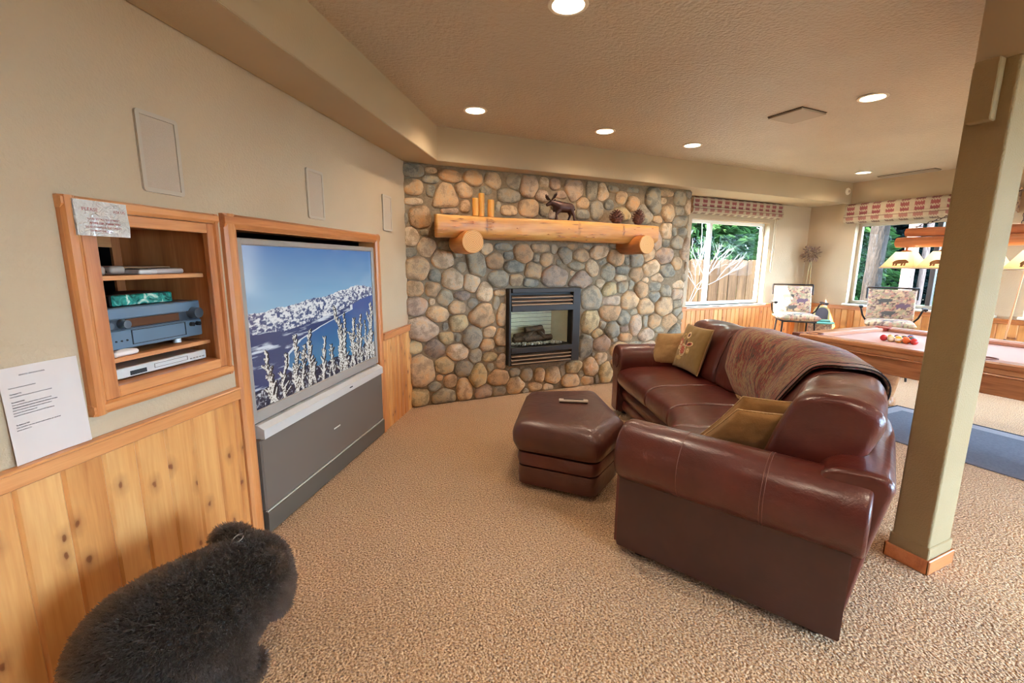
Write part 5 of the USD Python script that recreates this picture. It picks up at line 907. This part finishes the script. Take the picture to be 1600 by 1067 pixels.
# ------------------------------------------------------------------ fabric window shades
def shade_col(u, v, rep):
    L = lambda c: A(lin(c)); c = np.ones(u.shape + (1,)) * L((172, 154, 128)); f = (u * rep) % 1
    a = np.abs(f - .5) < .30; z = meshkit.fbm(np.stack([u * rep * 5, v * 12, 0 * u], -1), 2, 3)
    zig = np.abs(((f - .5) * 3) % .5 - .25) * .8
    for v0, col in ((.10, (128, 80, 72)), (.28, (136, 70, 68)), (.46, (130, 64, 66)), (.66, (146, 96, 84)), (.85, (112, 84, 70))):
        b = a & (np.abs(v - v0 - zig * .25 + .03) < .062); c = np.where(b[..., None], L(col), c)
    c = np.where(((np.abs(v - .60) < .02))[..., None], L((110, 74, 64)), c); return c * (.9 + .2 * z[..., None])
def valance(name, label, org, ex, w, h, rep, dep=.085):
    t = thing(name, label, 'window shade', (0, 0, 0)); n, m = 240, 46
    prof = smooth_closed([(.0, h), (dep, h), (dep + .012, h * .75), (dep + .006, h * .46), (dep + .02, h * .40), (dep + .015, h * .12), (dep - .01, 0), (.02, .01)], 80)[6:70]; s = np.r_[0, np.cumsum(np.linalg.norm(np.diff(prof, axis=0), axis=1))]; s /= s[-1]
    q = np.stack([np.interp(np.linspace(0, 1, m), s, prof[:, k]) for k in (0, 1)], 1); u, v = np.meshgrid(np.linspace(0, 1, n), np.linspace(0, 1, m), indexing='ij')
    P = np.stack([u * w, np.broadcast_to(q[:, 1], (n, m)), np.broadcast_to(q[:, 0], (n, m)) + .004 * np.sin(u * w * 40) * v], -1); g = grid(P); g = upright(g, org, ex); c = shade_col(u, v, rep).reshape(-1, 3)
    part(t, 'cloth', g, 'print_cloth', True, col=c)
    for x in (0.0, w - .003):
        e = ext(Polygon(q), .003); e.vertices = np.stack([x + e.vertices[:, 2], e.vertices[:, 1], e.vertices[:, 0]], 1); e.fix_normals(); part(t, 'end_panel', upright(e, org, ex), 'chair_fabric', False)
    part(t, 'head_rail', upright(bx(.01, w - .01, h - .03, h - .004, .0, dep - .01), org, ex), 'trim_white', False); return t
v1 = valance('roman_shade', 'folded red and cream patterned shade over the small window', (4.80, Y1 - .001, 2.125), (1, 0, 0), 1.83, .205, 13)
part(v1, 'pull_cord', tube([(6.56, Y1 - .03, 2.13), (6.565, Y1 - .03, 1.36), (6.575, Y1 - .03, 1.325), (6.595, Y1 - .03, 1.325), (6.605, Y1 - .03, 1.36), (6.60, Y1 - .03, 2.13)], .004, 6), 'cord_cream', True, label='cream loop cord')
valance('roman_shade', 'folded red and cream patterned shade over the wide forest window', (X2 - .001, 4.17, 2.06), (0, -1, 0), 1.80, .25, 11, .10)
valance('roman_shade', 'folded patterned shade over the window behind the pool cue', (X2 - .001, 2.28, 2.06), (0, -1, 0), 1.80, .25, 11, .10)

# ------------------------------------------------------------------ ceiling things
places = ['above the candles', 'above the pine cones', 'above the right end of the stone chimney', 'in the corner by the windows', 'in front of the pool table', 'at the top edge of the view', 'above the far end of the pool table, outside the view', 'above the plush bear, outside the view', 'just behind and right of the viewer', 'in front of the patio door, left part', 'in front of the patio door, right part', 'above the far left rear corner', 'in the rear row, middle', 'in the rear row, right']
for i, (x, y) in enumerate(CANS):
    t = thing('ceiling_light', 'round recessed ceiling light ' + places[i], 'ceiling light', (x, y, ZC), 0, 'recessed ceiling lights')
    part(t, 'trim_ring', lathe([(.074, .0), (.092, -.002), (.096, -.006), (.092, -.010), (.076, -.010), (.070, -.004), (.068, .004)], 36, False), 'trim_white', 40)
    part(t, 'baffle', lathe([(.073, -.004), (.066, .03), (.055, .075), (.001, .078)], 32, False), 'trim_white', 40)
    part(t, 'lamp', lathe([(.001, .044), (.030, .046), (.046, .056), (.050, .070), (.001, .072)], 28, False), 'lamp_glow', 40)
    l = UsdLux.DiskLight.Define(stage, t + '/glow'); l.CreateRadiusAttr(.05); l.CreateIntensityAttr(CAN_POWER); l.CreateColorAttr(Gf.Vec3f(*CAN_COLOR)); l.AddTranslateOp().Set(Gf.Vec3d(0, 0, .035))
def vent(label, x0, x1, y0, y1):
    t = thing('ceiling_vent', label, 'air vent'); part(t, 'cover', bx(x0, x1, y0, y1, ZC - .018, ZC - .002, .003), 'vent_paint', False); part(t, 'gap', bx(x0 - .004, x1 + .004, y0 - .004, y1 + .004, ZC - .003, ZC + .0), 'vent_dark', False)
vent('flush ceiling air vent panel near the middle of the room', 3.54, 3.84, 2.42, 2.70); vent('long ceiling air vent by the forest windows', 7.16, 7.30, 3.10, 3.72)
t = thing('motion_sensor', 'small round white sensor at the end of the soffit', 'sensor', (7.30, 4.158, 2.505))
part(t, 'housing', rot(lathe([(.001, 0), (.05, .0), (.05, .012), (.04, .022), (.001, .026)], 28), PI / 2, (1, 0, 0)), 'trim_white', 40); part(t, 'lens', rot(lathe([(.001, .024), (.02, .024), (.014, .034), (.001, .037)], 20), PI / 2, (1, 0, 0)), 'speaker_white', 40)

# ================================================================== OUTSIDE
solo('ground', bx(-20, 60, -40, 60, -.35, -.30), 'forest_floor', 'forest floor outside the windows', None, False, kind='structure')
fe = thing('board_fence', 'weathered board fence outside the small window', 'fence', (0, 0, -.30))
xs = np.arange(4.2, 13.5, .152)
for i, x in enumerate(xs):
    h = 1.83 + .02 * rng.random(); y = 7.4 + (.0 if i % 2 else .018); c = .03
    part(fe, 'board', upright(ext(Polygon([(0, 0), (.145, 0), (.145, h - c), (.145 - c, h), (c, h), (0, h - c)]), .02), (x, y, 0), (1, 0, 0)), 'fence_board', False)
part(fe, 'rail', bx(4.1, 13.6, 7.42, 7.47, .4, .5), 'fence_board', False); part(fe, 'rail', bx(4.1, 13.6, 7.42, 7.47, 1.4, 1.5), 'fence_board', False)
def sprays(n, h0, h1, R, seed, size=.22, droop=.35):
    """Needle sprays of a conifer crown: small leaf shaped tufts on whorled branches."""
    r = np.random.default_rng(seed); V, F = [], []
    for k in range(n):
        u = r.random() ** .8; z = h0 + (h1 - h0) * u; rad = R * (1 - u) * (.25 + .75 * r.random() ** .5) + .05; a = r.random() * 2 * PI
        o = A([math.cos(a), math.sin(a), 0]); p = o * rad + A([0, 0, z - droop * rad * .5]); d = o * .8 + A([0, 0, -.25]) + r.normal(0, .35, 3); d /= np.linalg.norm(d); s = np.cross(d, r.normal(0, 1, 3)); s /= np.linalg.norm(s); L = size * r.uniform(.6, 1.4)
        for q in range(3):
            s2 = s * math.cos(q * 1.05) + np.cross(d, s) * math.sin(q * 1.05); b = len(V); V += [p, p + d * L * .5 + s2 * L * .22, p + d * L, p + d * L * .5 - s2 * L * .22]; F += [(b, b + 1, b + 2), (b, b + 2, b + 3)]
    return trimesh.Trimesh(A(V), A(F), process=False)
def conifer(name, label, loc, h, R, r0, leaf, bark, seed, n=2600, low=.08, size=.22, group='conifers beyond the windows'):
    t = thing(name, label, 'tree', loc, 0, group)
    part(t, 'trunk', rough_log((0, 0, 0), (.05, .02, h), r0, 14, 24, amp=.08, seed=seed), bark, 50); part(t, 'foliage', sprays(n, h * low, h, R, seed, size), leaf, False, kind='stuff'); return t
def at(px, py, y=None, x=None):
    return None
c1 = conifer('conifer', 'bright green conifer right behind the fence', (10.4, 9.9, -.3), 6.5, 2.2, .10, 'leaves_light', 'bark_dark', 5, 5200, .10, .30)
c2 = conifer('conifer', 'dark tall conifer behind the bright green one', (13.6, 14.0, -.3), 11, 2.4, .18, 'needles', 'bark_dark', 6, 5200, .04, .42)
for i, (x, y, l) in enumerate(((8.2, 14.0, 'tall conifer behind the left pane of the small window'), (15.6, 9.2, 'conifer at the right end of the fence'), (18.6, 15.0, 'conifer right of the dark tall one'), (11.2, 19.2, 'distant conifer between the two nearest crowns'), (16.4, 19.6, 'distant conifer seen over the middle of the fence'), (21.6, 20.0, 'distant conifer at the right of the fence view'), (20.0, 25.0, 'farthest conifer in the middle of the fence view'), (25.2, 25.0, 'farthest conifer at the right of the fence view'), (6.2, 19.2, 'far conifer at the left of the fence view'))): copy(c2 if i != 1 else c1, l, (x, y, -.3), 47 * i)
c3 = conifer('conifer', 'dark drooping conifer outside the wide forest window', (17.2, 5.3, -.6), 10, 2.3, .16, 'needles_dark', 'bark_dark', 8, 5200, .03, .42)
for i, (x, y, l) in enumerate(((19.2, 10.0, 'conifer behind the massive dark trunk'), (22.2, 6.6, 'conifer deep in the wide window, right part'), (24.4, 11.2, 'conifer deep in the wide window, left part'), (24.2, 1.8, 'deep woods conifer seen past the pool cue'), (27.4, 7.2, 'deepest conifer behind the sunlit trunk'), (29.6, 12.6, 'deepest conifer in the middle of the wide window'), (29.4, 2.4, 'deepest conifer right of the column'), (25.6, 16.4, 'deepest conifer at the left of the wide window'), (33.0, 8.6, 'farthest conifer of the forest'), (35.0, 14.6, 'farthest conifer at the left of the forest'))): copy(c3, l, (x, y, -.6), 61 * i)
bs = thing('shrub', 'leafy green shrub outside the wide forest window', 'shrub', (12.0, 4.35, -.4), 0, 'leafy shrubs under the forest window'); part(bs, 'foliage', sprays(1600, 0, 1.7, 1.3, 12, .16, .1), 'leaves_light', False, kind='stuff')
part(bs, 'stem', cyl((0, 0, 0), (.05, 0, .9), .02, n=8), 'bark_dark', 40)
for i, (x, y, l) in enumerate(((11.6, 1.5, 'leafy green shrub at the bottom right of the wide window'), (14.8, 8.2, 'leafy green shrub beside the big dark trunk'), (14.6, 4.0 - 1.2, 'leafy green shrub behind the column'))): copy(bs, l, (x, y, -.4), 80 * i)
def trunk(name, label, x, y, r, h, m, seed):
    t = thing(name, label, 'tree trunk', (x, y, -.5), 0); part(t, 'bark', rough_log((0, 0, 0), (.1, -.05, h), r, 22, 40, amp=.10, seed=seed), m, 50)
    part(t, 'foliage', sprays(900, h * .6, h, 1.1, seed, .35), 'needles_dark', False, kind='stuff')
trunk('pine_tree', 'massive dark pine trunk outside the left of the wide window', 10.5, 5.30, .15, 9, 'bark_dark', 2)
trunk('pine_tree', 'sunlit pinkish pine trunk in the middle of the wide window', 13.4, 6.02, .13, 11, 'bark_pink', 3)
trunk('pine_tree', 'thinner pale pine trunk right of the sunlit one', 18.2, 7.78, .09, 11, 'bark_pink', 4)
trunk('pine_tree', 'dark pine trunk seen past the pool cue', 12.8, .2 + 6.2 - 3.6, .16, 10, 'bark_dark', 5)
sp = thing('sapling', 'bare white branched sapling in front of the fence', 'sapling', (6.85, 6.6, -.3))
br = []
def grow(p, d, l, r, k):
    q = p + d * l; br.append(cyl(p, q, r, r * .7, 6))
    if k == 0: return
    for j in range(3 if k > 1 else 2): e = d + rng.normal(0, .34, 3); e[2] = abs(e[2]) * .7 + .35; e /= np.linalg.norm(e); grow(q, e, l * rng.uniform(.6, .85), r * .66, k - 1)
grow(A([0, 0, 0.0]), A([-.03, 0, 1.0]), .80, .010, 5)
part(sp, 'branches', cat(*br), 'branch_white', True)
sp = thing('sapling', 'thin pale bare sapling behind the fence', 'sapling', (8.6, 7.9, -.3))
br = []; grow(A([0, 0, 0.0]), A([-.03, 0, 1.0]), 1.7, .018, 3); part(sp, 'branches', cat(*br), 'branch_white', True)
